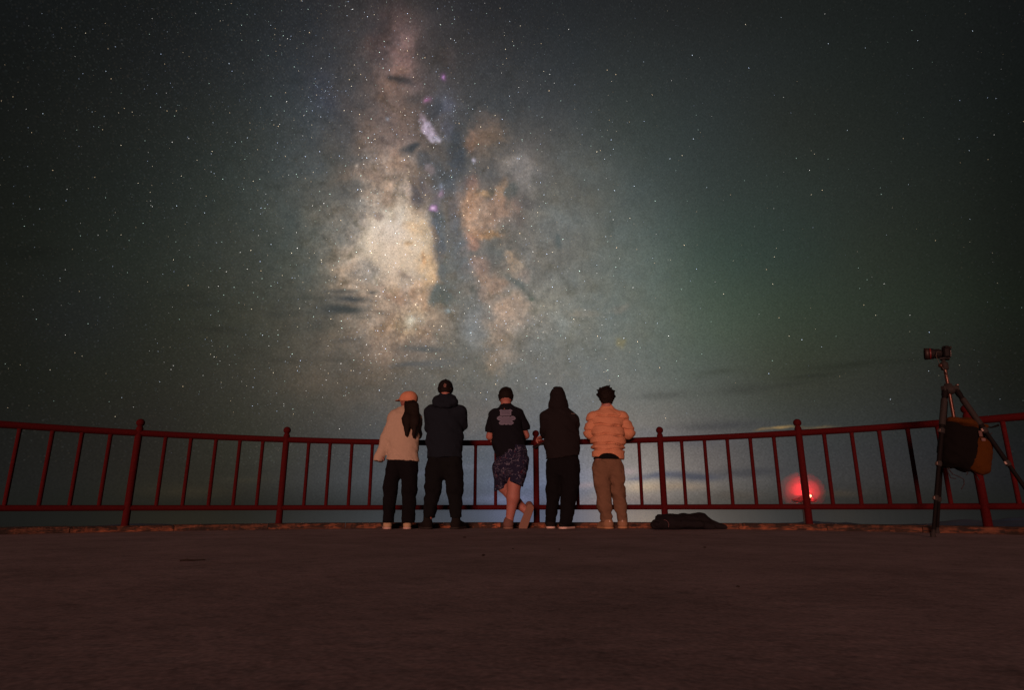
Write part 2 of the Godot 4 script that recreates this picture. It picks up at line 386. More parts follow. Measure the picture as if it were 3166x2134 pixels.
	part("body", soft([skin("c -0.014 1.532 -0.04 -0.014 1.392 -0.04 0.062 0.07 1 1 1 0.03; c -0.017 1.294 -0.06 -0.007 0.887 -0.02 0.13 0.13 1 1 0.7 0.03;" +
		"c -0.1 0.785 0 -0.16 0.105 0 0.07 0.04 1 1 1 0.03; c 0.1 0.785 0 0.143 0.105 0 0.07 0.04 1 1 1 0.03; c -0.181 1.297 -0.08 -0.192 1.141 -0.13 0.04 0.036 1 1 1 0.03;" +
		"c -0.192 1.141 -0.13 -0.001 1.184 -0.3 0.034 0.026 1 1 1 0.03; c 0.163 1.307 -0.08 0.158 1.153 -0.14 0.04 0.036 1 1 1 0.03;" +
		"c 0.158 1.153 -0.14 -0.063 1.203 -0.29 0.034 0.026 1 1 1 0.03;", 0.014), skin("c -0.019 1.603 -0.058 -0.016 1.605 -0.082 0.078 0.078 1 1.12 1.05 0.02; c -0.015 1.553 -0.1 -0.012 1.508 -0.125 0.058 0.04 1 1 1 0.03;" +
		"c -0.009 1.588 -0.16 -0.007 1.561 -0.174 0.009 0.013 1 1 1 0.012; c -0.039 1.601 -0.155 -0.039 1.601 -0.159 0.012 0.012 1 1 1 0.006;" +
		"c -0.027 1.617 -0.157 -0.054 1.617 -0.152 0.008 0.006 1 1 1 0.012; c -0.093 1.601 -0.078 -0.095 1.563 -0.083 0.017 0.012 0.45 1 1 0.006;" +
		"c 0.02 1.601 -0.149 0.021 1.601 -0.153 0.012 0.012 1 1 1 0.006; c 0.009 1.617 -0.154 0.034 1.617 -0.143 0.008 0.006 1 1 1 0.012;" +
		"c 0.058 1.601 -0.062 0.06 1.563 -0.067 0.017 0.012 0.45 1 1 0.006; c -0.029 1.533 -0.162 0.011 1.533 -0.158 0.007 0.007 1 1 1 0.008;", 0.0055), skin("c -0.001 1.184 -0.3 0.027 1.189 -0.293 0.024 0.022 1 1 1 0.01; c 0.022 1.171 -0.3 0.086 1.176 -0.287 0.014 0.011 1 1 1 0.012;" +
		"c 0.019 1.182 -0.297 0.082 1.192 -0.282 0.014 0.011 1 1 1 0.012; c 0.016 1.193 -0.293 0.077 1.208 -0.277 0.014 0.011 1 1 1 0.012;" +
		"c 0.013 1.204 -0.29 0.073 1.224 -0.273 0.014 0.011 1 1 1 0.012; c 0.088 1.172 -0.288 0.112 1.175 -0.274 0.009 0.009 1 1 1 0.003;" +
		"c 0.112 1.175 -0.274 0.126 1.174 -0.26 0.009 0.008 1 1 1 0.003; c 0.126 1.174 -0.26 0.132 1.172 -0.247 0.008 0.007 1 1 1 0.003;" +
		"c 0.083 1.19 -0.282 0.112 1.193 -0.265 0.009 0.009 1 1 1 0.003; c 0.112 1.193 -0.265 0.128 1.193 -0.249 0.009 0.008 1 1 1 0.003;" +
		"c 0.128 1.193 -0.249 0.137 1.19 -0.233 0.008 0.007 1 1 1 0.003; c 0.078 1.209 -0.277 0.109 1.212 -0.259 0.009 0.009 1 1 1 0.003;" +
		"c 0.109 1.212 -0.259 0.126 1.211 -0.241 0.009 0.008 1 1 1 0.003; c 0.126 1.211 -0.241 0.135 1.209 -0.224 0.008 0.007 1 1 1 0.003;" +
		"c 0.073 1.227 -0.271 0.1 1.23 -0.256 0.009 0.009 1 1 1 0.003; c 0.1 1.23 -0.256 0.115 1.229 -0.24 0.009 0.008 1 1 1 0.003;" +
		"c 0.115 1.229 -0.24 0.123 1.227 -0.225 0.008 0.007 1 1 1 0.003; c 0.02 1.215 -0.285 0.036 1.243 -0.268 0.013 0.011 1 1 1 0.01;" +
		"c 0.036 1.243 -0.268 0.062 1.25 -0.254 0.01 0.009 1 1 1 0.003;", 0.005), skin("c -0.063 1.203 -0.29 -0.091 1.209 -0.282 0.024 0.022 1 1 1 0.01; c -0.077 1.224 -0.279 -0.136 1.243 -0.259 0.014 0.011 1 1 1 0.012;" +
		"c -0.08 1.213 -0.283 -0.14 1.227 -0.264 0.014 0.011 1 1 1 0.012; c -0.083 1.201 -0.286 -0.145 1.211 -0.269 0.014 0.011 1 1 1 0.012;" +
		"c -0.086 1.19 -0.289 -0.15 1.195 -0.273 0.014 0.011 1 1 1 0.012; c -0.136 1.247 -0.257 -0.159 1.249 -0.242 0.009 0.009 1 1 1 0.003;" +
		"c -0.159 1.249 -0.242 -0.172 1.249 -0.228 0.009 0.008 1 1 1 0.003; c -0.172 1.249 -0.228 -0.178 1.246 -0.215 0.008 0.007 1 1 1 0.003;" +
		"c -0.141 1.229 -0.263 -0.169 1.232 -0.245 0.009 0.009 1 1 1 0.003; c -0.169 1.232 -0.245 -0.184 1.231 -0.227 0.009 0.008 1 1 1 0.003;" +
		"c -0.184 1.231 -0.227 -0.192 1.228 -0.211 0.008 0.007 1 1 1 0.003; c -0.146 1.211 -0.268 -0.176 1.213 -0.249 0.009 0.009 1 1 1 0.003;" +
		"c -0.176 1.213 -0.249 -0.193 1.213 -0.23 0.009 0.008 1 1 1 0.003; c -0.193 1.213 -0.23 -0.201 1.21 -0.213 0.008 0.007 1 1 1 0.003;" +
		"c -0.151 1.193 -0.274 -0.178 1.195 -0.257 0.009 0.009 1 1 1 0.003; c -0.178 1.195 -0.257 -0.192 1.194 -0.24 0.009 0.008 1 1 1 0.003;" +
		"c -0.192 1.194 -0.24 -0.199 1.192 -0.225 0.008 0.007 1 1 1 0.003; c -0.098 1.183 -0.289 -0.127 1.162 -0.286 0.013 0.011 1 1 1 0.01;" +
		"c -0.127 1.162 -0.286 -0.154 1.162 -0.273 0.01 0.009 1 1 1 0.003;", 0.005)]), flesh, c)
	var navy := cloth(0.0095, 0.016, 0.026)
	var jac := part("jacket", soft([skin("c -0.154 1.3 -0.07 0.124 1.305 -0.07 0.088 0.088 1 1 0.85 0.06; c -0.015 1.413 -0.05 -0.017 1.294 -0.06 0.1 0.13 1 1 0.8 0.06;" +
		"c -0.018 1.194 -0.07 -0.009 0.989 -0.04 0.195 0.188 1 1 0.62 0.07; c -0.009 0.989 -0.04 -0.001 0.766 -0.01 0.188 0.205 1 1 0.62 0.06; p 0 0.78 0 0 -1 0;" +
		"c -0.174 1.305 -0.07 -0.186 1.14 -0.12 0.074 0.068 1 1 1 0.05; c -0.186 1.14 -0.12 -0.021 1.172 -0.29 0.066 0.05 1 1 1 0.03;" +
		"c 0.169 1.311 -0.07 0.175 1.166 -0.12 0.076 0.07 1 1 1 0.05; c 0.17 1.16 -0.12 -0.03 1.202 -0.28 0.066 0.05 1 1 1 0.03;", 0.0105, 0.016, 5.5)]), navy, c)
	part("hood", soft([skin("c -0.099 1.445 -0.03 0.067 1.452 -0.03 0.06 0.058 1 1 1 0.04; c -0.1 1.41 0 0.08 1.415 0 0.062 0.06 1 1 1 0.03;" +
		"c -0.055 1.373 0.045 0.035 1.373 0.045 0.035 0.035 1 1 1 0.03; c -0.015 1.494 -0.05 -0.015 1.454 -0.05 0.078 0.09 1 1 0.95 0.03;", 0.008, 0.008, 12.0)]), navy, jac)
	part("cargo_trousers", soft([skin("c -0.002 0.817 -0.02 -0.002 0.726 -0.015 0.155 0.185 1 1 0.6 0.05; c -0.095 0.725 0 -0.118 0.445 0 0.108 0.094 1 1 1 0.02;" +
		"c -0.118 0.445 0 -0.158 0.115 0 0.092 0.066 1 1 1 0.03; c 0.098 0.725 0 0.122 0.445 0 0.108 0.094 1 1 1 0.02; c 0.122 0.445 0 0.142 0.115 0 0.092 0.064 1 1 1 0.03;" +
		"c -0.189 0.585 0.01 -0.184 0.485 0.01 0.042 0.042 0.6 1 1 0.012; c 0.196 0.585 0.01 0.196 0.485 0.01 0.042 0.042 0.6 1 1 0.012; p 0.77 0.127 0 0 -1 0;", 0.0105, 0.018, 6.5)]), cloth(0.0055, 0.0075, 0.0095), c)
	part("hair", soft([skin("c -0.013 1.566 -0.03 -0.013 1.551 -0.03 0.083 0.08 1 0.8 0.9 0.02; p -0.013 1.535 -0.03 0 -1 0;", 0.007, 0.004, 40.0)]), hair_dark, c)
	var cap_piece: Array = skin("c -0.017 1.596 -0.068 -0.017 1.611 -0.062 0.097 0.09 0.97 1 1.12 0.03; p -0.018 1.546 -0.07 0 -1 0.12; c -0.038 1.605 -0.16 -0.043 1.604 -0.21 0.065 0.055 1 0.13 1 0.02;" +
		"c -0.017 1.7 -0.065 -0.017 1.702 -0.065 0.01 0.01 1 1 1 0.006;", 0.006)
	var cap := part("cap", soft([cap_piece]), cloth(0.009, 0.009, 0.0105, 14.0), c)
	patch(cap, "print", cap_piece, -0.012, 1.61, 0.017, 0.028, mat(0.16, 0.085, 0.075), 0)
	patch(cap, "print", cap_piece, 0.045, 1.575, 0.012, 0.01, mat(0.13, 0.1, 0.12), 0)
	for s in ["c -0.162 0.047 0.02 -0.239 0.03 -0.17 0.052 0.048 1 0.9 1 0.03; c -0.172 0.06 -0.003 -0.17 0.17 0.001 0.049 0.047 1 1 1 0.03;" +
		"c -0.193 0.06 -0.056 -0.239 0.04 -0.17 0.042 0.024 1 1 1 0.03; p 0 0.012 0 0 -1 0;", "c 0.137 0.047 0.02 0.204 0.03 -0.14 0.052 0.048 1 0.9 1 0.03; c 0.145 0.06 0.001 0.144 0.17 0.004 0.049 0.047 1 1 1 0.03;" +
		"c 0.164 0.06 -0.044 0.204 0.04 -0.14 0.042 0.024 1 1 1 0.03; p 0 0.012 0 0 -1 0;"]:
		part("boot", soft([skin(s, 0.007)]), cloth(0.012, 0.0115, 0.0115, 14.0), c)
	for s in ["c -0.162 0.014 0.02 -0.239 0.014 -0.17 0.055 0.051 1 1 1 0.01; p 0 0.024 0 0 1 0; p 0 0.001 0 0 -1 0;", "c 0.137 0.014 0.02 0.204 0.014 -0.14 0.055 0.051 1 1 1 0.01; p 0 0.024 0 0 1 0; p 0 0.001 0 0 -1 0;"]:
		part("sole", soft([skin(s, 0.007)]), dark_sole, c)

	# man in the T-shirt and printed shorts, one leg crossed
	var t := thing("person", "person in a black T-shirt with a bear print and patterned shorts, legs crossed", "person", Vector3(0, 0, -7.1), "people leaning at the railing")
	part("body", soft([skin("c -0.073 1.428 -0.14 -0.071 1.304 -0.13 0.062 0.07 1 1 1 0.03; c -0.066 1.252 -0.12 -0.02 0.869 -0.04 0.13 0.13 1 1 0.7 0.03;" +
		"c -0.22 1.246 -0.15 -0.263 1.044 -0.22 0.05 0.044 1 1 1 0.03; c -0.263 1.044 -0.22 -0.235 1.068 -0.43 0.042 0.027 1 1 1 0.02;" +
		"c 0.087 1.256 -0.15 0.16 1.055 -0.22 0.05 0.044 1 1 1 0.03; c 0.16 1.055 -0.22 0.138 1.068 -0.43 0.042 0.027 1 1 1 0.02;" +
		"c -0.101 0.738 -0.04 -0.101 0.458 -0.1 0.09 0.066 1 1 1 0.03; c -0.101 0.458 -0.1 0.051 0.286 -0.15 0.062 0.058 1 1 1 0.02;" +
		"c 0.051 0.286 -0.15 0.168 0.184 -0.14 0.056 0.04 1 1 1 0.02; c 0.168 0.184 -0.14 0.193 0.215 -0.13 0.04 0.036 1 1 1 0.02;" +
		"c 0.05 0.734 0.02 0.022 0.484 0.02 0.095 0.072 1 1 1 0.03; c 0.022 0.484 0.02 0.01 0.344 0.035 0.077 0.073 1 1 1 0.03;" +
		"c 0.01 0.344 0.035 -0.033 0.085 0 0.07 0.041 1 1 1 0.03; c -0.035 0.085 0 -0.037 0.024 -0.02 0.038 0.036 1 1 1 0.03;", 0.0105), skin("c -0.074 1.511 -0.156 -0.074 1.516 -0.179 0.084 0.084 1 1.12 1.05 0.02; c -0.074 1.466 -0.203 -0.074 1.425 -0.234 0.058 0.04 1 1 1 0.03;" +
		"c -0.074 1.508 -0.259 -0.074 1.483 -0.277 0.009 0.013 1 1 1 0.012; c -0.104 1.52 -0.249 -0.104 1.521 -0.253 0.012 0.012 1 1 1 0.006;" +
		"c -0.092 1.537 -0.251 -0.118 1.536 -0.243 0.008 0.006 1 1 1 0.012; c -0.15 1.51 -0.168 -0.152 1.473 -0.177 0.017 0.012 0.45 1 1 0.006;" +
		"c -0.044 1.52 -0.249 -0.044 1.521 -0.253 0.012 0.012 1 1 1 0.006; c -0.056 1.537 -0.251 -0.03 1.536 -0.243 0.008 0.006 1 1 1 0.012;" +
		"c 0.002 1.51 -0.168 0.004 1.473 -0.177 0.017 0.012 0.45 1 1 0.006; c -0.094 1.454 -0.265 -0.054 1.454 -0.265 0.007 0.007 1 1 1 0.008;", 0.0055), skin("c -0.235 1.068 -0.41 -0.233 1.064 -0.44 0.024 0.022 1 1 1 0.01; c -0.252 1.065 -0.431 -0.257 1.058 -0.496 0.014 0.011 1 1 1 0.012;" +
		"c -0.24 1.065 -0.43 -0.24 1.058 -0.495 0.014 0.011 1 1 1 0.012; c -0.228 1.065 -0.43 -0.222 1.058 -0.494 0.014 0.011 1 1 1 0.012;" +
		"c -0.216 1.065 -0.429 -0.205 1.058 -0.493 0.014 0.011 1 1 1 0.012; c -0.261 1.058 -0.497 -0.259 1.039 -0.518 0.009 0.009 1 1 1 0.003;" +
		"c -0.259 1.039 -0.518 -0.259 1.021 -0.523 0.009 0.008 1 1 1 0.003; c -0.259 1.021 -0.523 -0.259 1.007 -0.517 0.008 0.007 1 1 1 0.003;" +
		"c -0.241 1.058 -0.496 -0.24 1.035 -0.521 0.009 0.009 1 1 1 0.003; c -0.24 1.035 -0.521 -0.239 1.013 -0.527 0.009 0.008 1 1 1 0.003;" +
		"c -0.239 1.013 -0.527 -0.24 0.996 -0.521 0.008 0.007 1 1 1 0.003; c -0.221 1.058 -0.495 -0.22 1.034 -0.522 0.009 0.009 1 1 1 0.003;" +
		"c -0.22 1.034 -0.522 -0.219 1.01 -0.528 0.009 0.008 1 1 1 0.003; c -0.219 1.01 -0.528 -0.22 0.992 -0.521 0.008 0.007 1 1 1 0.003;" +
		"c -0.202 1.058 -0.494 -0.2 1.037 -0.518 0.009 0.009 1 1 1 0.003; c -0.2 1.037 -0.518 -0.2 1.016 -0.523 0.009 0.008 1 1 1 0.003;" +
		"c -0.2 1.016 -0.523 -0.2 1 -0.517 0.008 0.007 1 1 1 0.003; c -0.205 1.064 -0.438 -0.179 1.053 -0.46 0.013 0.011 1 1 1 0.01;" +
		"c -0.179 1.053 -0.46 -0.174 1.038 -0.485 0.01 0.009 1 1 1 0.003;", 0.005), skin("c 0.138 1.068 -0.41 0.136 1.064 -0.44 0.024 0.022 1 1 1 0.01; c 0.155 1.065 -0.431 0.159 1.058 -0.496 0.014 0.011 1 1 1 0.012;" +
		"c 0.143 1.065 -0.43 0.142 1.058 -0.495 0.014 0.011 1 1 1 0.012; c 0.13 1.065 -0.43 0.124 1.058 -0.494 0.014 0.011 1 1 1 0.012;" +
		"c 0.118 1.065 -0.429 0.107 1.058 -0.493 0.014 0.011 1 1 1 0.012; c 0.163 1.058 -0.497 0.162 1.039 -0.518 0.009 0.009 1 1 1 0.003;" +
		"c 0.162 1.039 -0.518 0.162 1.021 -0.523 0.009 0.008 1 1 1 0.003; c 0.162 1.021 -0.523 0.162 1.007 -0.517 0.008 0.007 1 1 1 0.003;" +
		"c 0.144 1.058 -0.496 0.142 1.035 -0.521 0.009 0.009 1 1 1 0.003; c 0.142 1.035 -0.521 0.142 1.013 -0.527 0.009 0.008 1 1 1 0.003;" +
		"c 0.142 1.013 -0.527 0.142 0.996 -0.521 0.008 0.007 1 1 1 0.003; c 0.124 1.058 -0.495 0.122 1.034 -0.522 0.009 0.009 1 1 1 0.003;" +
		"c 0.122 1.034 -0.522 0.122 1.01 -0.528 0.009 0.008 1 1 1 0.003; c 0.122 1.01 -0.528 0.122 0.992 -0.521 0.008 0.007 1 1 1 0.003;" +
		"c 0.104 1.058 -0.494 0.103 1.037 -0.518 0.009 0.009 1 1 1 0.003; c 0.103 1.037 -0.518 0.103 1.016 -0.523 0.009 0.008 1 1 1 0.003;" +
		"c 0.103 1.016 -0.523 0.103 1 -0.517 0.008 0.007 1 1 1 0.003; c 0.108 1.064 -0.438 0.081 1.053 -0.46 0.013 0.011 1 1 1 0.01;" +
		"c 0.081 1.053 -0.46 0.077 1.038 -0.485 0.01 0.009 1 1 1 0.003;", 0.005)]), flesh, t)
	var shirt_piece: Array = skin("c -0.199 1.285 -0.14 0.056 1.291 -0.14 0.078 0.078 1 1 0.85 0.05; c -0.071 1.376 -0.13 -0.071 1.284 -0.13 0.07 0.12 1 1 0.8 0.05;" +
		"c -0.068 1.16 -0.12 -0.045 0.972 -0.07 0.185 0.17 1 1 0.66 0.07; c -0.045 0.972 -0.07 -0.01 0.787 -0.02 0.17 0.18 1 1 0.68 0.05; p -0.2 0.775 0 0.25 -1 -0.1;", 0.0105, 0.014, 5.5)
	var shirt := part("shirt", soft([shirt_piece, skin("c -0.194 1.285 -0.14 -0.246 1.148 -0.18 0.082 0.07 1 1 1 0.05; c -0.246 1.148 -0.18 -0.257 1.027 -0.2 0.068 0.064 1 1 1 0.02; p -0.257 1.092 -0.19 -0.15 -1 -0.15;", 0.0085, 0.006, 9.0), skin("c 0.061 1.291 -0.14 0.138 1.158 -0.18 0.082 0.07 1 1 1 0.05; c 0.138 1.158 -0.18 0.159 1.037 -0.2 0.07 0.066 1 1 1 0.02; p 0.159 1.118 -0.19 0.15 -1 -0.15;", 0.0085, 0.006, 9.0)]), cloth(0.0065, 0.0088, 0.0145), t)
	patch(shirt, "bear_print", shirt_piece, -0.068, 1.245, 0.108, 0.094, mat(0.13, 0.145, 0.22, 0.9), 1)
	patch(shirt, "bear_print", shirt_piece, -0.068, 1.245, 0.108, 0.094, mat(0.095, 0.105, 0.165, 0.9), 4)
	part("shorts", soft([skin("c 0.01 0.889 -0.04 0 0.787 -0.02 0.14 0.168 1 1 0.66 0.05; c 0 0.777 -0.02 -0.01 0.666 -0.01 0.17 0.182 1 1 0.7 0.04;" +
		"c -0.126 0.678 -0.05 -0.122 0.408 -0.12 0.102 0.076 1 1 1 0.02; p -0.122 0.435 -0.1 0.25 -1 0; d -0.034 0.715 0.145 -0.048 0.424 0.045 0.026 0.03 1 1 1 0.01;", 0.0105, 0.015, 6.5), skin("c 0.085 0.743 0.03 0.036 0.443 0.06 0.112 0.08 1 1 1 0.03; p 0.03 0.494 0.02 -0.45 -1 0; d -0.034 0.715 0.145 -0.048 0.424 0.045 0.026 0.03 1 1 1 0.01;", 0.0105, 0.015, 6.5)]), doodle_cloth(), t)
	part("hair", soft([skin("c -0.074 1.523 -0.16 -0.074 1.54 -0.17 0.092 0.086 1 1.08 1.06 0.02; c -0.074 1.493 -0.12 -0.074 1.463 -0.11 0.072 0.056 1.05 1 0.6 0.02;" +
		"c -0.074 1.603 -0.2 -0.054 1.618 -0.22 0.03 0.012 1 1 1 0.02; c -0.094 1.598 -0.19 -0.104 1.615 -0.2 0.02 0.008 1 1 1 0.02;" +
		"c -0.044 1.593 -0.17 -0.024 1.608 -0.17 0.02 0.006 1 1 1 0.02; p -0.074 1.448 -0.17 0 -1 0.35; p -0.074 1.493 -0.245 0 -0.6 -1;", 0.006, 0.006, 45.0)]), hair_dark, t)
	var canvas := cloth(0.17, 0.1, 0.085, 14.0)
	for s in ["c -0.045 0.049 0.02 -0.041 0.031 -0.17 0.054 0.05 1 0.9 1 0.03; c -0.044 0.06 -0.003 -0.044 0.09 0.001 0.051 0.049 1 1 1 0.03;" +
		"c -0.043 0.06 -0.056 -0.041 0.04 -0.17 0.043 0.025 1 1 1 0.03; p 0 0.012 0 0 -1 0;", "c 0.203 0.23 -0.12 0.125 0.025 -0.17 0.04 0.046 1 1 0.8 0.03; c 0.173 0.23 -0.15 0.193 0.26 -0.14 0.04 0.04 1 1 1 0.02;" +
		"c 0.193 0.19 -0.17 0.125 0.045 -0.21 0.035 0.03 1 1 1 0.03;"]:
		part("shoe", soft([skin(s, 0.007)]), canvas, t)
	for s in ["c -0.045 0.014 0.02 -0.041 0.014 -0.17 0.057 0.053 1 1 1 0.01; p 0 0.024 0 0 1 0; p 0 0.001 0 0 -1 0;", "c 0.201 0.223 -0.086 0.122 0.018 -0.136 0.044 0.05 1 1 1 0.01; p 0.2 0.221 -0.077 -0.08 -0.208 0.975; p 0.201 0.225 -0.095 0.08 0.208 -0.975;"]:
		part("sole", soft([skin(s, 0.007)]), mat(0.17, 0.105, 0.08, 0.9), t)

	# person with the hood up
	var h := thing("person", "person all in black with the hood pulled up, holding a phone", "person", Vector3(0.57, 0, -7.1), "people leaning at the railing")
	part("body", soft([skin("c -0.026 1.425 -0.12 -0.021 1.303 -0.12 0.062 0.07 1 1 1 0.03; c -0.011 1.2 -0.11 0.01 0.869 -0.04 0.13 0.13 1 1 0.7 0.03;" +
		"c -0.087 0.748 -0.04 -0.134 0.082 -0.14 0.07 0.04 1 1 1 0.03; c 0.095 0.735 0 0.018 0.066 0.03 0.07 0.04 1 1 1 0.03;" +
		"c -0.162 1.224 -0.14 -0.175 1.077 -0.19 0.04 0.036 1 1 1 0.03; c -0.175 1.077 -0.19 -0.188 1.078 -0.43 0.036 0.026 1 1 1 0.03;" +
		"c 0.144 1.204 -0.14 0.159 1.077 -0.19 0.04 0.036 1 1 1 0.03; c 0.159 1.077 -0.19 0.13 1.078 -0.43 0.036 0.026 1 1 1 0.03;", 0.014), skin("c -0.023 1.505 -0.136 -0.024 1.509 -0.16 0.078 0.078 1 1.12 1.05 0.02; c -0.025 1.459 -0.183 -0.027 1.417 -0.212 0.058 0.04 1 1 1 0.03;" +
		"c -0.028 1.5 -0.239 -0.029 1.475 -0.257 0.009 0.013 1 1 1 0.012; c -0.058 1.512 -0.228 -0.058 1.512 -0.232 0.012 0.012 1 1 1 0.006;" +
		"c -0.046 1.528 -0.231 -0.071 1.528 -0.222 0.008 0.006 1 1 1 0.012; c -0.1 1.504 -0.144 -0.102 1.467 -0.153 0.017 0.012 0.45 1 1 0.006;" +
		"c 0.002 1.512 -0.231 0.002 1.512 -0.235 0.012 0.012 1 1 1 0.006; c -0.01 1.528 -0.233 0.017 1.528 -0.226 0.008 0.006 1 1 1 0.012;" +
		"c 0.052 1.504 -0.152 0.054 1.467 -0.161 0.017 0.012 0.45 1 1 0.006; c -0.048 1.445 -0.243 -0.008 1.445 -0.245 0.007 0.007 1 1 1 0.008;", 0.0055), skin("c -0.189 1.072 -0.42 -0.203 1.066 -0.446 0.024 0.022 1 1 1 0.01; c -0.214 1.071 -0.429 -0.252 1.058 -0.481 0.014 0.011 1 1 1 0.012;" +
		"c -0.204 1.069 -0.434 -0.237 1.055 -0.489 0.014 0.011 1 1 1 0.012; c -0.193 1.067 -0.44 -0.221 1.052 -0.497 0.014 0.011 1 1 1 0.012;" +
		"c -0.182 1.065 -0.445 -0.206 1.049 -0.504 0.014 0.011 1 1 1 0.012; c -0.256 1.059 -0.48 -0.268 1.04 -0.497 0.009 0.009 1 1 1 0.003;" +
		"c -0.268 1.04 -0.497 -0.273 1.021 -0.5 0.009 0.008 1 1 1 0.003; c -0.273 1.021 -0.5 -0.273 1.007 -0.495 0.008 0.007 1 1 1 0.003;" +
		"c -0.238 1.055 -0.489 -0.253 1.032 -0.509 0.009 0.009 1 1 1 0.003; c -0.253 1.032 -0.509 -0.259 1.01 -0.512 0.009 0.008 1 1 1 0.003;" +
		"c -0.259 1.01 -0.512 -0.259 0.993 -0.506 0.008 0.007 1 1 1 0.003; c -0.221 1.052 -0.498 -0.236 1.027 -0.519 0.009 0.009 1 1 1 0.003;" +
		"c -0.236 1.027 -0.519 -0.243 1.004 -0.523 0.009 0.008 1 1 1 0.003; c -0.243 1.004 -0.523 -0.243 0.986 -0.516 0.008 0.007 1 1 1 0.003;" +
		"c -0.204 1.049 -0.506 -0.217 1.027 -0.525 0.009 0.009 1 1 1 0.003; c -0.217 1.027 -0.525 -0.223 1.006 -0.528 0.009 0.008 1 1 1 0.003;" +
		"c -0.223 1.006 -0.528 -0.223 0.99 -0.522 0.008 0.007 1 1 1 0.003; c -0.178 1.061 -0.458 -0.167 1.044 -0.488 0.013 0.011 1 1 1 0.01;" +
		"c -0.167 1.044 -0.488 -0.178 1.027 -0.51 0.01 0.009 1 1 1 0.003;", 0.005), skin("c 0.129 1.077 -0.42 0.129 1.074 -0.45 0.024 0.022 1 1 1 0.01; c 0.147 1.075 -0.44 0.155 1.067 -0.504 0.014 0.011 1 1 1 0.012;" +
		"c 0.135 1.075 -0.44 0.138 1.067 -0.504 0.014 0.011 1 1 1 0.012; c 0.123 1.075 -0.44 0.12 1.067 -0.504 0.014 0.011 1 1 1 0.012;" +
		"c 0.111 1.075 -0.44 0.103 1.067 -0.504 0.014 0.011 1 1 1 0.012; c 0.159 1.067 -0.505 0.159 1.049 -0.526 0.009 0.009 1 1 1 0.003;" +
		"c 0.159 1.049 -0.526 0.159 1.03 -0.531 0.009 0.008 1 1 1 0.003; c 0.159 1.03 -0.531 0.159 1.016 -0.526 0.008 0.007 1 1 1 0.003;" +
		"c 0.14 1.067 -0.505 0.14 1.045 -0.531 0.009 0.009 1 1 1 0.003; c 0.14 1.045 -0.531 0.14 1.022 -0.537 0.009 0.008 1 1 1 0.003;" +
		"c 0.14 1.022 -0.537 0.14 1.005 -0.53 0.008 0.007 1 1 1 0.003; c 0.12 1.067 -0.505 0.12 1.043 -0.532 0.009 0.009 1 1 1 0.003;" +
		"c 0.12 1.043 -0.532 0.12 1.019 -0.539 0.009 0.008 1 1 1 0.003; c 0.12 1.019 -0.539 0.12 1.001 -0.532 0.008 0.007 1 1 1 0.003;" +
		"c 0.1 1.067 -0.505 0.1 1.046 -0.529 0.009 0.009 1 1 1 0.003; c 0.1 1.046 -0.529 0.1 1.025 -0.534 0.009 0.008 1 1 1 0.003;" +
		"c 0.1 1.025 -0.534 0.1 1.01 -0.529 0.008 0.007 1 1 1 0.003; c 0.101 1.074 -0.45 0.075 1.063 -0.472 0.013 0.011 1 1 1 0.01;" +
		"c 0.075 1.063 -0.472 0.072 1.048 -0.498 0.01 0.009 1 1 1 0.003;", 0.005)]), flesh, h)
	var soot := cloth(0.0135, 0.0125, 0.015)
	var jacket_piece: Array = skin("c -0.132 1.258 -0.13 0.107 1.238 -0.13 0.085 0.085 1 1 0.85 0.06; c -0.021 1.384 -0.12 -0.016 1.282 -0.12 0.1 0.15 1 1 0.75 0.06;" +
		"c -0.011 1.129 -0.11 0.005 0.941 -0.06 0.195 0.19 1 1 0.66 0.07; c 0.005 0.941 -0.06 0.012 0.746 -0.02 0.19 0.19 1 1 0.66 0.05; p 0.007 0.785 0 0.12 -1 -0.1;" +
		"c -0.158 1.248 -0.13 -0.171 1.085 -0.17 0.078 0.07 1 1 1 0.05; c -0.171 1.085 -0.17 -0.174 1.091 -0.4 0.066 0.048 1 1 1 0.03;" +
		"c 0.133 1.228 -0.13 0.147 1.085 -0.17 0.078 0.07 1 1 1 0.05; c 0.147 1.085 -0.17 0.132 1.091 -0.4 0.066 0.048 1 1 1 0.03;", 0.0105, 0.016, 5.5)
	var hj := part("jacket", soft([jacket_piece]), soot, h)
	part("hood", soft([skin("c -0.028 1.52 -0.14 -0.023 1.435 -0.12 0.093 0.1 1 1 1.05 0.04; c -0.049 1.588 -0.15 0.002 1.588 -0.15 0.038 0.038 1 1 1.6 0.03;" +
		"c -0.023 1.435 -0.12 -0.022 1.372 -0.11 0.098 0.1 1 1 0.95 0.03; c 0.049 1.433 -0.11 0.055 1.383 -0.11 0.035 0.04 1 1 1 0.03;" +
		"c -0.114 1.422 -0.1 -0.114 1.381 -0.1 0.02 0.03 1 1 1 0.03; d -0.02 1.512 -0.27 -0.02 1.47 -0.27 0.075 0.07 1 1.1 1 0.02;", 0.007, 0.006, 14.0)]), soot, hj)
	patch(hj, "shoulder_stripe", jacket_piece, 0.14, 1.285, 0.022, 0.006, mat(0.1, 0.085, 0.08), 2)
	part("trousers", soft([skin("c 0.012 0.828 -0.03 0.012 0.716 -0.02 0.15 0.178 1 1 0.62 0.05; c -0.09 0.707 -0.03 -0.097 0.437 -0.08 0.098 0.082 1 1 1 0.02;" +
		"c -0.097 0.437 -0.08 -0.138 0.072 -0.15 0.08 0.062 1 1 1 0.03; c 0.102 0.705 0 0.082 0.485 0 0.1 0.1 1 1 1 0.02; c 0.082 0.485 0 0.013 0.036 0.03 0.1 0.068 1 1 1 0.03;" +
		"p -0.57 0.045 0 0 -1 0;", 0.0105, 0.016, 6.5)]), black, h)
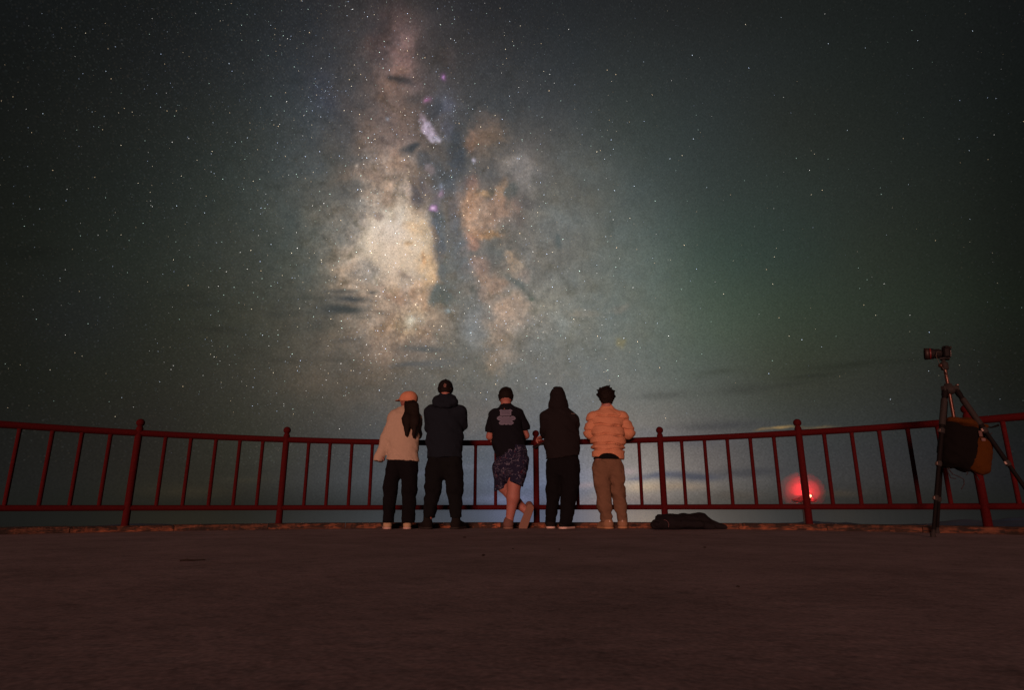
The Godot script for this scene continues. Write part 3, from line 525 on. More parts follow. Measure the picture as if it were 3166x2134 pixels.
	for s in ["c -0.137 0.045 -0.13 -0.133 0.028 -0.28 0.05 0.045 1 0.9 1 0.03; c -0.137 0.06 -0.148 -0.137 0.09 -0.145 0.048 0.045 1 1 1 0.03;" +
		"c -0.136 0.06 -0.19 -0.133 0.04 -0.28 0.04 0.022 1 1 1 0.03; p 0 0.012 0 0 -1 0;", "c -0.007 0.045 0.03 0.089 0.028 -0.1 0.05 0.045 1 0.9 1 0.03; c 0.004 0.06 0.014 0.002 0.09 0.017 0.048 0.045 1 1 1 0.03;" +
		"c 0.031 0.06 -0.022 0.089 0.04 -0.1 0.04 0.022 1 1 1 0.03; p 0 0.012 0 0 -1 0;"]:
		part("shoe", soft([skin(s, 0.007)]), cloth(0.012, 0.012, 0.013, 14.0), h)
	for s in ["c -0.137 0.014 -0.13 -0.133 0.014 -0.28 0.053 0.048 1 1 1 0.01; p 0 0.024 0 0 1 0; p 0 0.001 0 0 -1 0;", "c -0.007 0.014 0.03 0.089 0.014 -0.1 0.053 0.048 1 1 1 0.01; p 0 0.024 0 0 1 0; p 0 0.001 0 0 -1 0;"]:
		part("sole", soft([skin(s, 0.006)]), mat(0.55, 0.44, 0.4, 0.8), h)
	var phone := thing("phone", "slim dark phone held over the rail by the hooded person", "phone", Vector3(0.321, 0.974, -7.600))
	phone.rotation = Vector3(0.25, 0.5, 0.55)
	part("case", box_mesh(Vector3(0.15, 0.012, 0.074), 0.005), mat(0.012, 0.012, 0.014, 0.4), phone)
	part("screen", box_mesh(Vector3(0.14, 0.002, 0.066), 0.001), mat(0.01, 0.011, 0.014, 0.12), phone, Vector3(0, -0.0068, 0))
	part("camera_bump", box_mesh(Vector3(0.03, 0.003, 0.03), 0.001), mat(0.02, 0.02, 0.022, 0.3), phone, Vector3(0.05, 0.0073, 0.014))

	# person in the orange puffer jacket
	var p := thing("person", "person with tousled hair in an orange quilted puffer jacket and khaki trousers", "person", Vector3(1.09, 0, -7.1), "people leaning at the railing")
	part("body", soft([skin("c 0.027 1.425 -0.12 0.029 1.303 -0.12 0.06 0.07 1 1 1 0.03; c 0.022 1.2 -0.11 0.001 0.838 -0.04 0.12 0.12 1 1 0.7 0.03;" +
		"c -0.09 0.745 0 -0.055 0.085 0 0.065 0.04 1 1 1 0.03; c 0.088 0.736 -0.02 0.139 0.083 -0.08 0.065 0.04 1 1 1 0.03;" +
		"c -0.153 1.223 -0.13 -0.166 1.057 -0.19 0.04 0.036 1 1 1 0.03; c -0.166 1.057 -0.19 -0.082 1.078 -0.43 0.036 0.026 1 1 1 0.03;" +
		"c 0.203 1.223 -0.13 0.276 1.067 -0.19 0.04 0.036 1 1 1 0.03; c 0.276 1.067 -0.19 0.236 1.078 -0.43 0.036 0.026 1 1 1 0.03;", 0.014), skin("c 0.031 1.506 -0.126 0.029 1.51 -0.15 0.078 0.078 1 1.12 1.05 0.02; c 0.027 1.46 -0.173 0.025 1.418 -0.202 0.058 0.04 1 1 1 0.03;" +
		"c 0.023 1.501 -0.229 0.021 1.476 -0.246 0.009 0.013 1 1 1 0.012; c -0.007 1.513 -0.217 -0.007 1.514 -0.221 0.012 0.012 1 1 1 0.006;" +
		"c 0.005 1.53 -0.22 -0.02 1.529 -0.21 0.008 0.006 1 1 1 0.012; c -0.046 1.505 -0.132 -0.049 1.468 -0.141 0.017 0.012 0.45 1 1 0.006;" +
		"c 0.053 1.513 -0.222 0.053 1.514 -0.226 0.012 0.012 1 1 1 0.006; c 0.041 1.53 -0.223 0.068 1.529 -0.217 0.008 0.006 1 1 1 0.012;" +
		"c 0.106 1.505 -0.144 0.107 1.468 -0.153 0.017 0.012 0.45 1 1 0.006; c 0.002 1.447 -0.233 0.042 1.447 -0.236 0.007 0.007 1 1 1 0.008;", 0.0055), skin("c -0.084 1.077 -0.42 -0.081 1.074 -0.45 0.024 0.022 1 1 1 0.01; c -0.1 1.075 -0.442 -0.101 1.067 -0.507 0.014 0.011 1 1 1 0.012;" +
		"c -0.088 1.075 -0.44 -0.084 1.067 -0.505 0.014 0.011 1 1 1 0.012; c -0.076 1.075 -0.439 -0.066 1.067 -0.503 0.014 0.011 1 1 1 0.012;" +
		"c -0.064 1.075 -0.438 -0.05 1.067 -0.501 0.014 0.011 1 1 1 0.012; c -0.105 1.067 -0.508 -0.103 1.049 -0.529 0.009 0.009 1 1 1 0.003;" +
		"c -0.103 1.049 -0.529 -0.103 1.03 -0.534 0.009 0.008 1 1 1 0.003; c -0.103 1.03 -0.534 -0.103 1.016 -0.529 0.008 0.007 1 1 1 0.003;" +
		"c -0.086 1.067 -0.506 -0.083 1.045 -0.531 0.009 0.009 1 1 1 0.003; c -0.083 1.045 -0.531 -0.083 1.022 -0.537 0.009 0.008 1 1 1 0.003;" +
		"c -0.083 1.022 -0.537 -0.083 1.005 -0.531 0.008 0.007 1 1 1 0.003; c -0.066 1.067 -0.504 -0.063 1.043 -0.531 0.009 0.009 1 1 1 0.003;" +
		"c -0.063 1.043 -0.531 -0.063 1.019 -0.537 0.009 0.008 1 1 1 0.003; c -0.063 1.019 -0.537 -0.063 1.001 -0.531 0.008 0.007 1 1 1 0.003;" +
		"c -0.046 1.067 -0.502 -0.044 1.046 -0.526 0.009 0.009 1 1 1 0.003; c -0.044 1.046 -0.526 -0.044 1.025 -0.531 0.009 0.008 1 1 1 0.003;" +
		"c -0.044 1.025 -0.531 -0.044 1.01 -0.525 0.008 0.007 1 1 1 0.003; c -0.053 1.074 -0.447 -0.025 1.063 -0.467 0.013 0.011 1 1 1 0.01;" +
		"c -0.025 1.063 -0.467 -0.019 1.048 -0.492 0.01 0.009 1 1 1 0.003;", 0.005), skin("c 0.234 1.077 -0.42 0.231 1.074 -0.45 0.024 0.022 1 1 1 0.01; c 0.25 1.075 -0.442 0.251 1.067 -0.507 0.014 0.011 1 1 1 0.012;" +
		"c 0.238 1.075 -0.44 0.235 1.067 -0.505 0.014 0.011 1 1 1 0.012; c 0.226 1.075 -0.439 0.217 1.067 -0.503 0.014 0.011 1 1 1 0.012;" +
		"c 0.214 1.075 -0.438 0.2 1.067 -0.501 0.014 0.011 1 1 1 0.012; c 0.255 1.067 -0.508 0.253 1.049 -0.529 0.009 0.009 1 1 1 0.003;" +
		"c 0.253 1.049 -0.529 0.253 1.03 -0.534 0.009 0.008 1 1 1 0.003; c 0.253 1.03 -0.534 0.253 1.016 -0.529 0.008 0.007 1 1 1 0.003;" +
		"c 0.236 1.067 -0.506 0.233 1.045 -0.531 0.009 0.009 1 1 1 0.003; c 0.233 1.045 -0.531 0.233 1.022 -0.537 0.009 0.008 1 1 1 0.003;" +
		"c 0.233 1.022 -0.537 0.233 1.005 -0.531 0.008 0.007 1 1 1 0.003; c 0.216 1.067 -0.504 0.213 1.043 -0.531 0.009 0.009 1 1 1 0.003;" +
		"c 0.213 1.043 -0.531 0.213 1.019 -0.537 0.009 0.008 1 1 1 0.003; c 0.213 1.019 -0.537 0.213 1.001 -0.531 0.008 0.007 1 1 1 0.003;" +
		"c 0.197 1.067 -0.502 0.194 1.046 -0.526 0.009 0.009 1 1 1 0.003; c 0.194 1.046 -0.526 0.194 1.025 -0.531 0.009 0.008 1 1 1 0.003;" +
		"c 0.194 1.025 -0.531 0.194 1.01 -0.525 0.008 0.007 1 1 1 0.003; c 0.203 1.074 -0.447 0.175 1.063 -0.467 0.013 0.011 1 1 1 0.01;" +
		"c 0.175 1.063 -0.467 0.169 1.048 -0.492 0.01 0.009 1 1 1 0.003;", 0.005)]), flesh, p)
	var seams := PackedFloat32Array([1.263, 1.148, 1.03, 0.925, 0.868])
	var puff := cloth(0.6, 0.31, 0.19, 7.0, 0.5)
	var pj := part("jacket", soft([skin("c -0.088 1.237 -0.12 0.146 1.247 -0.12 0.09 0.09 1 1 0.95 0.06; c 0.029 1.349 -0.12 0.029 1.262 -0.12 0.08 0.14 1 1 0.85 0.05;" +
		"c 0.024 1.129 -0.11 0.021 0.962 -0.07 0.192 0.192 1 1 0.74 0.07; c 0.021 0.962 -0.07 0.008 0.848 -0.03 0.19 0.183 1 1 0.74 0.05;" +
		"c 0.003 0.827 -0.02 0.003 0.767 -0.02 0.178 0.18 1 1 0.72 0.02; p 0 0.772 0 -0.1 -1 0; d -0.021 0.578 0.14 -0.008 0.583 0.05 0.24 0.24 0.8 1 1 0.02;", 0.0075, 0.006, 8.0, seams)]), puff, p)
	part("sleeve", soft([skin("c -0.129 1.242 -0.12 -0.166 1.088 -0.15 0.088 0.086 1 1 1 0.04; c -0.166 1.083 -0.15 -0.097 1.091 -0.4 0.084 0.062 1 1 1 0.03;", 0.0075, 0.007, 8.0, PackedFloat32Array([1.22, 1.105]))]), puff, pj)
	part("sleeve", soft([skin("c 0.191 1.247 -0.12 0.263 1.093 -0.15 0.09 0.088 1 1 1 0.04; c 0.263 1.088 -0.15 0.241 1.091 -0.4 0.088 0.062 1 1 1 0.03;", 0.0075, 0.007, 8.0, PackedFloat32Array([1.23, 1.11]))]), puff, pj)
	part("shirt", soft([skin("c 0.003 0.837 -0.02 0.001 0.767 -0.02 0.14 0.166 1 1 0.68 0.03; p 0 0.757 0 0 -1 0;", 0.0105)]), black, p)
	part("cargo_trousers", soft([skin("c -0.004 0.767 -0.02 -0.004 0.706 -0.02 0.145 0.165 1 1 0.68 0.05; c -0.087 0.685 0 -0.075 0.485 0 0.096 0.088 1 1 1 0.02;" +
		"c -0.075 0.485 0 -0.058 0.245 0 0.086 0.085 1 1 1 0.03; c -0.058 0.245 0 -0.045 0.145 0 0.084 0.06 1 1 1 0.02; c -0.045 0.135 0 -0.045 0.085 0 0.068 0.062 1 1 1 0.01;" +
		"c 0.077 0.686 -0.01 0.101 0.426 -0.05 0.094 0.08 1 1 1 0.02; c 0.101 0.426 -0.05 0.134 0.225 -0.08 0.08 0.074 1 1 1 0.03;" +
		"c 0.134 0.225 -0.08 0.139 0.154 -0.08 0.074 0.058 1 1 1 0.02; c 0.14 0.144 -0.08 0.142 0.104 -0.08 0.066 0.06 1 1 1 0.01;" +
		"c -0.148 0.604 0.02 -0.138 0.504 0.02 0.05 0.05 0.7 1 1 0.01; c 0.15 0.605 0 0.153 0.526 -0.02 0.045 0.045 0.7 1 1 0.01; p -1.09 0.07 0 0 -1 0;", 0.009, 0.018, 6.5)]), cloth(0.17, 0.11, 0.074), p)
	part("hair", soft([skin("c 0.03 1.517 -0.125 0.03 1.532 -0.14 0.094 0.09 1 1.05 1.05 0.02; c 0.03 1.482 -0.08 0.03 1.427 -0.08 0.07 0.055 1.1 1 0.55 0.03; p 0.03 1.397 -0.14 0 -1 0.2;" +
		"p 0.03 1.487 -0.22 0 -0.7 -1; c -0.04 1.567 -0.14 -0.075 1.587 -0.14 0.026 0.006 1 1 1 0.02; c -0.02 1.587 -0.12 -0.045 1.612 -0.12 0.026 0.006 1 1 1 0.02;" +
		"c 0.01 1.602 -0.16 0 1.627 -0.16 0.026 0.006 1 1 1 0.02; c 0.05 1.602 -0.13 0.045 1.632 -0.13 0.026 0.006 1 1 1 0.02;" +
		"c 0.08 1.587 -0.15 0.1 1.617 -0.15 0.026 0.006 1 1 1 0.02; c 0.105 1.557 -0.12 0.135 1.572 -0.12 0.026 0.006 1 1 1 0.02;" +
		"c -0.06 1.527 -0.14 -0.085 1.532 -0.14 0.026 0.006 1 1 1 0.02; c 0.03 1.607 -0.11 0.075 1.635 -0.11 0.026 0.006 1 1 1 0.02;" +
		"c 0.12 1.507 -0.13 0.14 1.507 -0.13 0.026 0.006 1 1 1 0.02;", 0.006, 0.01, 35.0)]), hair_dark, p)
	var trainers := cloth(0.3, 0.19, 0.12, 14.0)
	var k := 0
	for s in ["c -0.028 0.05 0.02 -0.088 0.03 -0.12 0.055 0.048 1 0.9 1 0.03; c -0.035 0.06 0.003 -0.034 0.1 0.006 0.052 0.05 1 1 1 0.03;" +
		"c -0.052 0.06 -0.036 -0.088 0.04 -0.12 0.044 0.024 1 1 1 0.03; p 0 0.012 0 0 -1 0;", "c 0.142 0.048 -0.07 0.199 0.029 -0.25 0.053 0.047 1 0.9 1 0.03; c 0.149 0.06 -0.092 0.148 0.1 -0.088 0.05 0.048 1 1 1 0.03;" +
		"c 0.165 0.06 -0.142 0.199 0.04 -0.25 0.042 0.024 1 1 1 0.03; p 0 0.012 0 0 -1 0;"]:
		var piece: Array = skin(s, 0.007)
		var sh := part("shoe", soft([piece]), trainers, p)
		patch(sh, "heel_mark", piece, -0.02 + 0.155 * k, 0.085, 0.01, 0.01, mat(0.5, 0.42, 0.38), 3)
		k += 1
	for s in ["c -0.028 0.014 0.02 -0.088 0.014 -0.12 0.058 0.051 1 1 1 0.01; p 0 0.024 0 0 1 0; p 0 0.001 0 0 -1 0;", "c 0.142 0.014 -0.07 0.199 0.014 -0.25 0.056 0.05 1 1 1 0.01; p 0 0.024 0 0 1 0; p 0 0.001 0 0 -1 0;"]:
		part("sole", soft([skin(s, 0.007)]), mat(0.32, 0.19, 0.1, 0.85), p)

# flat print that follows the back of a garment: 0 blot, 1 bear, 2 stripe, 3 triangle
func patch(parent: Node, called: String, piece: Array, cx: float, cy: float, hw: float, hh: float, m: Material, shape: int) -> void:
	var st := begin()
	var n := 30 if shape == 1 or shape == 4 else 8
	var zs: Array = []
	for j in n + 1:
		var row := PackedFloat32Array()
		for i in n + 1:
			row.append(0.0)
		zs.append(row)
	var coarse := 6
	for j in coarse + 1:
		for i in coarse + 1:
			var z := back_z(piece, cx + hw * (2.0 * i / coarse - 1.0), cy + hh * (2.0 * j / coarse - 1.0), 0.011)
			zs[j][i] = z if z > -5.0 else -9.0
	for j in n:
		for i in n:
			var u := (i + 0.5) / n * 2.0 - 1.0
			var v := (j + 0.5) / n * 2.0 - 1.0
			if not print_shape(shape, u, v):
				continue
			var p: Array[Vector3] = []
			for c in [[0, 0], [1, 0], [1, 1], [0, 1]]:
				var gx := float(i + int(c[0])) / n * coarse
				var gy := float(j + int(c[1])) / n * coarse
				var x0 := mini(int(gx), coarse - 1)
				var y0 := mini(int(gy), coarse - 1)
				var a: float = lerpf(zs[y0][x0], zs[y0][x0 + 1], gx - x0)
				var b: float = lerpf(zs[y0 + 1][x0], zs[y0 + 1][x0 + 1], gx - x0)
				p.append(Vector3(cx + hw * (2.0 * gx / coarse - 1.0), cy + hh * (2.0 * gy / coarse - 1.0), lerpf(a, b, gy - y0) + 0.004))
			if p[0].z > -4.0 and p[2].z > -4.0 and p[1].z > -4.0 and p[3].z > -4.0:
				quad(st, p[0], p[3], p[2], p[1], 0)
	var mesh := done(st)
	if mesh.get_surface_count():
		part(called, mesh, m, parent)

func in_oval(u: float, v: float, cx: float, cy: float, rx: float, ry: float) -> bool:
	return pow((u - cx) / rx, 2.0) + pow((v - cy) / ry, 2.0) < 1.0

func print_shape(shape: int, u: float, v: float) -> bool:
	if shape == 0:
		return u * u + v * v < 0.85 and sin(u * 7.0 + v * 4.0) > -0.6
	if shape == 2:
		return absf(v + u * 0.5) < 0.55
	if shape == 3:
		return absf(u) < (1.0 - v) * 0.5
	if not bear(u, v):
		return false
	var inside := bear(u + 0.13, v) and bear(u - 0.13, v) and bear(u, v + 0.13) and bear(u, v - 0.13)
	return not inside if shape == 1 else inside

func bear(u: float, v: float) -> bool:
	var head := pow(absf(u + 0.06) / 0.62, 4.0) + pow(absf(v - 0.52) / 0.4, 4.0) < 1.0
	var ears := in_oval(u, v, -0.56, 0.84, 0.2, 0.16) or in_oval(u, v, 0.44, 0.84, 0.2, 0.16)
	var belly := pow(absf(u) / 0.62, 3.0) + pow(absf(v + 0.45) / 0.52, 3.0) < 1.0 or in_oval(u, v, -0.42, -0.75, 0.36, 0.25) or in_oval(u, v, 0.42, -0.75, 0.36, 0.25)
	var arms := in_oval(u, v, -0.68, -0.16, 0.32, 0.28) or in_oval(u, v, 0.68, -0.16, 0.32, 0.28)
	return head or ears or belly or arms

# navy cloth printed all over with small pale scribbles and a few red ones
func doodle_cloth() -> StandardMaterial3D:
	var rng := RandomNumberGenerator.new()
	rng.seed = 61
	var im := Image.create_empty(512, 512, false, Image.FORMAT_RGB8)
	im.fill(Color(0.19, 0.21, 0.33))
	for i in 170:
		var x := rng.randf() * 512.0
		var y := rng.randf() * 512.0
		var ink := Color(0.78, 0.82, 0.95) if rng.randf() < 0.92 else Color(0.75, 0.14, 0.14)
		var a := rng.randf() * TAU
		var bend := rng.randf_range(-0.35, 0.35)
		for s in rng.randi_range(14, 46):
			x += cos(a) * 1.1
			y += sin(a) * 1.1
			a += bend + rng.randf_range(-0.45, 0.45)
			if s % 11 == 0:
				bend = -bend
			for d in [[0, 0], [1, 0], [0, 1], [1, 1], [2, 1]]:
				im.set_pixel(posmod(int(x) + int(d[0]), 512), posmod(int(y) + int(d[1]), 512), ink)
	for i in 7:
		var x := rng.randi_range(0, 470)
		var y := rng.randi_range(0, 480)
		var ink := Color(0.8, 0.75, 0.78) if i % 2 == 0 else Color(0.55, 0.12, 0.12)
		for k in 40:
			im.set_pixel(x + k, y, ink)
			im.set_pixel(x + k, y + 1, ink)
			im.set_pixel(mini(511, x + k), y + 24, ink)
			im.set_pixel(x, y + mini(k, 24), ink)
			im.set_pixel(x + 40, y + mini(k, 24), ink)
	var m := mat(0.42, 0.42, 0.42, 0.95)
	m.albedo_texture = ImageTexture.create_from_image(im)
	m.uv1_triplanar = true
	m.uv1_scale = Vector3.ONE * 2.1
	m.metallic_specular = 0.25
	return m

# ---------------------------------------------------------------- the coat left on the ground
func make_coat() -> void:
	var o := thing("coat", "crumpled dark coat lying in a heap against the kerb", "coat", Vector3(1.855, 0, -6.88))
	o.rotation.y = deg_to_rad(12.0)
	part("fabric", soft([skin("c -0.273 0.068 0.05 0.195 0.068 0 0.085 0.085 1 0.9 1.3 0.04; c -0.273 0.117 -0.02 0 0.112 -0.04 0.05 0.048 1 0.9 1.5 0.04;" +
		"c 0 0.112 -0.04 0.244 0.127 -0.06 0.048 0.048 1 1 1.2 0.04; c 0.195 0.098 -0.03 0.371 0.029 0 0.06 0.035 1 0.9 1.4 0.04;" +
		"c 0.293 0.039 0.02 0.439 0.02 0.05 0.045 0.03 1 0.8 1.2 0.03; c -0.263 0.059 0.08 -0.39 0.059 0.12 0.062 0.055 1 0.9 1.1 0.02;" +
		"c -0.195 0.068 0.12 0.098 0.049 0.13 0.05 0.05 1 0.8 0.8 0.015; c -0.049 0.078 0.1 0.244 0.029 0.12 0.03 0.04 1 1 1 0.01;" +
		"d -0.39 0.059 0.15 -0.468 0.054 0.18 0.03 0.036 1 1 1 0.01; p 0 0.002 0 0 -1 0;", 0.0085, 0.013, 5.5)]), cloth(0.0125, 0.0125, 0.0155), o)
	var rim := PackedVector3Array()
	for i in 9:
		var a := -0.6 + i * 0.28
		rim.append(Vector3(-0.335 + cos(a) * 0.05, 0.055 + sin(a) * 0.048, 0.2))
	part("cuff_piping", tube_mesh(rim, [0.003], 6), mat(0.1, 0.05, 0.06), o)

# ---------------------------------------------------------------- tripod, camera, rucksack
func make_tripod() -> void:
	var top := Vector3(3.775, 1.215, -5.243)
	var carbon := mat(0.006, 0.006, 0.0068, 0.75)
	carbon.metallic_specular = 0.2
	var rubber := mat(0.01, 0.01, 0.011, 0.85)
	var metal := mat(0.16, 0.13, 0.12, 0.35, 0.7)
	var bronze := mat(0.07, 0.03, 0.022, 0.4, 0.5)
	var tri_o := thing("tripod", "tall black tripod standing before the railing, legs spread", "tripod", Vector3(top.x, 0, top.z))
	var hub := Vector3(0, 1.215, 0)
	var feet: Array[Vector3] = [Vector3(3.30, 0.012, -5.05), Vector3(3.80, 0.012, -5.75), Vector3(4.20, 0.012, -4.95)]
	for f in feet:
		var foot: Vector3 = f - Vector3(top.x, 0, top.z)
		var out := Vector3(foot.x, 0, foot.z).normalized()
		var start := hub + out * 0.05 + Vector3(0, -0.01, 0)
		var dir := (foot - start)
		var st := begin()
		tube(st, PackedVector3Array([start, start + dir * 0.04, start + dir * 0.05, start + dir * 0.30]), [0.024, 0.024, 0.02, 0.02], 12)
		var leg := part("leg", done(st), carbon, tri_o)
		part("grip", tube_mesh(PackedVector3Array([start + dir * 0.07, start + dir * 0.26]), [0.0245], 12), rubber, leg)
		for s in 3:
			var u0: float = [0.30, 0.53, 0.76][s]
			var u1: float = [0.53, 0.76, 0.965][s]
			var r: float = [0.0178, 0.0155, 0.013][s]
			part("leg_section", tube_mesh(PackedVector3Array([start + dir * u0, start + dir * u1]), [r], 12), carbon, leg)
			part("lock_collar", tube_mesh(PackedVector3Array([start + dir * (u0 - 0.016), start + dir * (u0 - 0.008), start + dir * (u0 + 0.012), start + dir * (u0 + 0.018)]), [r + 0.003, r + 0.0065, r + 0.0065, r + 0.003], 12), rubber, leg)
			var lever := begin()
			box(lever, Transform3D(Basis.looking_at(dir.normalized(), Vector3.UP), start + dir * u0 + Vector3(-0.021, 0, 0.006)), Vector3(0.022, 0.02, 0.03), 0.004)
			part("lock_lever", done(lever), metal, leg)
		part("rubber_foot", tube_mesh(PackedVector3Array([start + dir * 0.955, start + dir * 0.975, foot + Vector3(0, 0.012, 0), foot + Vector3(0, -0.011, 0)]), [0.0125, 0.013, 0.019, 0.02], 12), rubber, leg)
	var spider := begin()
	lathe(spider, PackedVector2Array([Vector2(0, 1.17), Vector2(0.03, 1.17), Vector2(0.05, 1.19), Vector2(0.052, 1.215), Vector2(0.036, 1.235), Vector2(0.026, 1.262), Vector2(0, 1.262)]), Vector3.ZERO)
	for f in feet:
		var out := Vector3(f.x - top.x, 0, f.z - top.z).normalized()
		box(spider, Transform3D(Basis.looking_at(out, Vector3.UP), hub + out * 0.05), Vector3(0.04, 0.045, 0.05), 0.006)
	part("hub", done(spider), rubber, tri_o)
	var pin := begin()
	lathe(pin, PackedVector2Array([Vector2(0, -0.012), Vector2(0.009, -0.012), Vector2(0.009, 0.012), Vector2(0, 0.012)]), Vector3(0.058, 1.245, 0.03), Vector3(0.6, 0.2, 0.7).normalized(), 10)
	part("hinge_pin", done(pin), metal, tri_o)
	part("centre_column", tube_mesh(PackedVector3Array([Vector3(0, 0.965, 0), Vector3(0, 1.40, 0)]), [0.0145], 14), bronze, tri_o)
	part("hook", tube_mesh(PackedVector3Array([Vector3(0, 0.965, 0), Vector3(0, 0.945, 0), Vector3(0.012, 0.93, 0), Vector3(0.018, 0.94, 0)]), [0.004], 8), metal, tri_o)
	var head := begin()
	lathe(head, PackedVector2Array([Vector2(0, 1.385), Vector2(0.025, 1.385), Vector2(0.03, 1.395), Vector2(0.03, 1.445), Vector2(0.024, 1.452), Vector2(0.018, 1.456), Vector2(0.014, 1.47), Vector2(0.012, 1.477), Vector2(0, 1.477)]), Vector3.ZERO)
	var ball := part("ball_head", done(head), rubber, tri_o)
	var kn := begin()
	lathe(kn, PackedVector2Array([Vector2(0, 0.028), Vector2(0.008, 0.028), Vector2(0.008, 0.042), Vector2(0.016, 0.044), Vector2(0.0165, 0.066), Vector2(0.012, 0.07), Vector2(0, 0.07)]), Vector3(0, 1.418, 0), Vector3(-0.9, 0.0, 0.43), 14)
	part("tension_knob", done(kn), bronze, ball)
	var clamp := begin()
	box(clamp, Transform3D(Basis(Vector3.UP, 0.95), Vector3(0, 1.485, 0)), Vector3(0.06, 0.016, 0.05), 0.003)
	part("clamp", done(clamp), rubber, ball)

	# the camera on it, pointing away to the left
	var cam_o := thing("camera", "black camera with a long lens mounted on top of the tripod", "camera", Vector3(top.x + 0.03, 1.482, top.z))
	cam_o.rotation = Vector3(deg_to_rad(5.0), deg_to_rad(62.0), 0)
	var black := mat(0.008, 0.008, 0.0095, 0.75)
	black.metallic_specular = 0.3
	var body := begin()
	box(body, Transform3D(Basis(), Vector3(0, 0.048, 0)), Vector3(0.132, 0.086, 0.05), 0.012)
	box(body, Transform3D(Basis(), Vector3(0.05, 0.046, -0.022)), Vector3(0.032, 0.08, 0.04), 0.012)
	part("body", done(body), black, cam_o)
	var hump := begin()
	box(hump, Transform3D(Basis(), Vector3(0, 0.1, 0.0)), Vector3(0.055, 0.03, 0.058), 0.01)
	part("viewfinder", done(hump), black, cam_o)
	part("eyecup", box_mesh(Vector3(0.034, 0.024, 0.014), 0.004), rubber, cam_o, Vector3(0, 0.1, 0.035))
	part("screen", box_mesh(Vector3(0.078, 0.056, 0.006), 0.002), mat(0.012, 0.014, 0.018, 0.15), cam_o, Vector3(-0.008, 0.044, 0.029))
	part("grip_plate", box_mesh(Vector3(0.07, 0.012, 0.045), 0.003), rubber, cam_o, Vector3(0, 0.0005, 0))
	for d in [[-0.045, 0.012, 0.016], [0.042, 0.014, 0.014]]:
		var dial := begin()
		lathe(dial, PackedVector2Array([Vector2(0, 0.09), Vector2(d[1], 0.09), Vector2(d[1], 0.09 + d[2]), Vector2(d[1] * 0.85, 0.092 + d[2]), Vector2(0, 0.092 + d[2])]), Vector3(d[0], 0, 0), Vector3.UP, 16)
		part("dial", done(dial), black, cam_o)
	var lens := begin()
	lathe(lens, PackedVector2Array([Vector2(0, 0.02), Vector2(0.036, 0.025), Vector2(0.036, 0.045), Vector2(0.042, 0.05), Vector2(0.042, 0.08), Vector2(0.039, 0.083), Vector2(0.047, 0.095), Vector2(0.049, 0.13), Vector2(0.0, 0.13)]), Vector3(0, 0.05, 0), Vector3(0, 0, -1), 24)
	var lens_o := part("lens", done(lens), black, cam_o)
	var hood := begin()
	lathe(hood, PackedVector2Array([Vector2(0.048, 0.128), Vector2(0.051, 0.13), Vector2(0.053, 0.16), Vector2(0.05, 0.16), Vector2(0.045, 0.13)]), Vector3(0, 0.05, 0), Vector3(0, 0, -1), 24)
	part("lens_hood", done(hood), mat(0.016, 0.007, 0.007, 0.6), lens_o)
	var ring := begin()
	lathe(ring, PackedVector2Array([Vector2(0.0485, 0.112), Vector2(0.0505, 0.114), Vector2(0.0505, 0.122), Vector2(0.0485, 0.124)]), Vector3(0, 0.05, 0), Vector3(0, 0, -1), 24)
	part("red_ring", done(ring), mat(0.1, 0.008, 0.012, 0.5), lens_o)
	var cable := Vector3(top.x + 0.02, 1.482, top.z)
	var cord := PackedVector3Array([cable + Vector3(-0.045, 0.06, 0.02), cable + Vector3(-0.085, 0.055, 0.03), cable + Vector3(-0.098, 0.02, 0.03), cable + Vector3(-0.08, -0.05, 0.03), cable + Vector3(-0.05, -0.1, 0.03), cable + Vector3(-0.025, -0.14, 0.02), cable + Vector3(-0.018, -0.19, 0.018)])
	var cord_o := part("release_cable", tube_mesh(cord, [0.0022], 6), mat(0.06, 0.05, 0.045, 0.6), self)
	tag(cord_o, "thin cable hanging from the camera down to the tripod column", "cable")

	# the rucksack hung from the tripod's hook
	var bag := thing("rucksack", "black and orange rucksack hanging under the tripod", "rucksack", Vector3(top.x, 0, top.z))
	var orange := cloth(0.062, 0.022, 0.003, 10.0)
	var black_nylon := cloth(0.004, 0.0038, 0.004, 10.0)
	var mesh_bag: Array = skin("c -.06 .86 .02 -.115 .62 .02 .075 .085 1 1 1.15 .05; c .06 .82 .02 .01 .59 .03 .085 .085 1 1 1.15 .05; c -.03 .72 .03 -.05 .7 .03 .12 .12 1 1 1 .05; c .14 .83 .02 .1 .7 .02 .07 .06 1 1 1.1 .04", 0.009, 0.012, 9.0)
	part("main_bag", soft([mesh_bag]), black_nylon, bag)
	part("side_pocket", soft([skin("c .12 .73 .09 .055 .57 .09 .065 .075 1 1 .75 .04; c .155 .7 .08 .1 .56 .085 .05 .055 1 1 .8 .04; c .06 .56 .09 .09 .54 .09 .05 .05 1 1 .9 .03", 0.008, 0.008, 11.0)]), orange, bag)
	part("lid", soft([skin("c -.05 .94 .03 .06 .915 .05 .035 .045 1.1 .8 1.6 .03; c .06 .915 .05 .17 .87 .04 .045 .035 1 .9 1.3 .03; c .17 .88 .04 .23 .885 .03 .03 .022 1 .9 1 .02", 0.008, 0.008, 12.0)]), orange, bag)
	part("buckle", box_mesh(Vector3(0.028, 0.05, 0.012), 0.004), mat(0.08, 0.045, 0.042, 0.7), bag, Vector3(0.105, 0.815, 0.125))
	part("buckle", box_mesh(Vector3(0.034, 0.026, 0.012), 0.004), mat(0.12, 0.07, 0.066, 0.7), bag, Vector3(0.112, 0.765, 0.135))
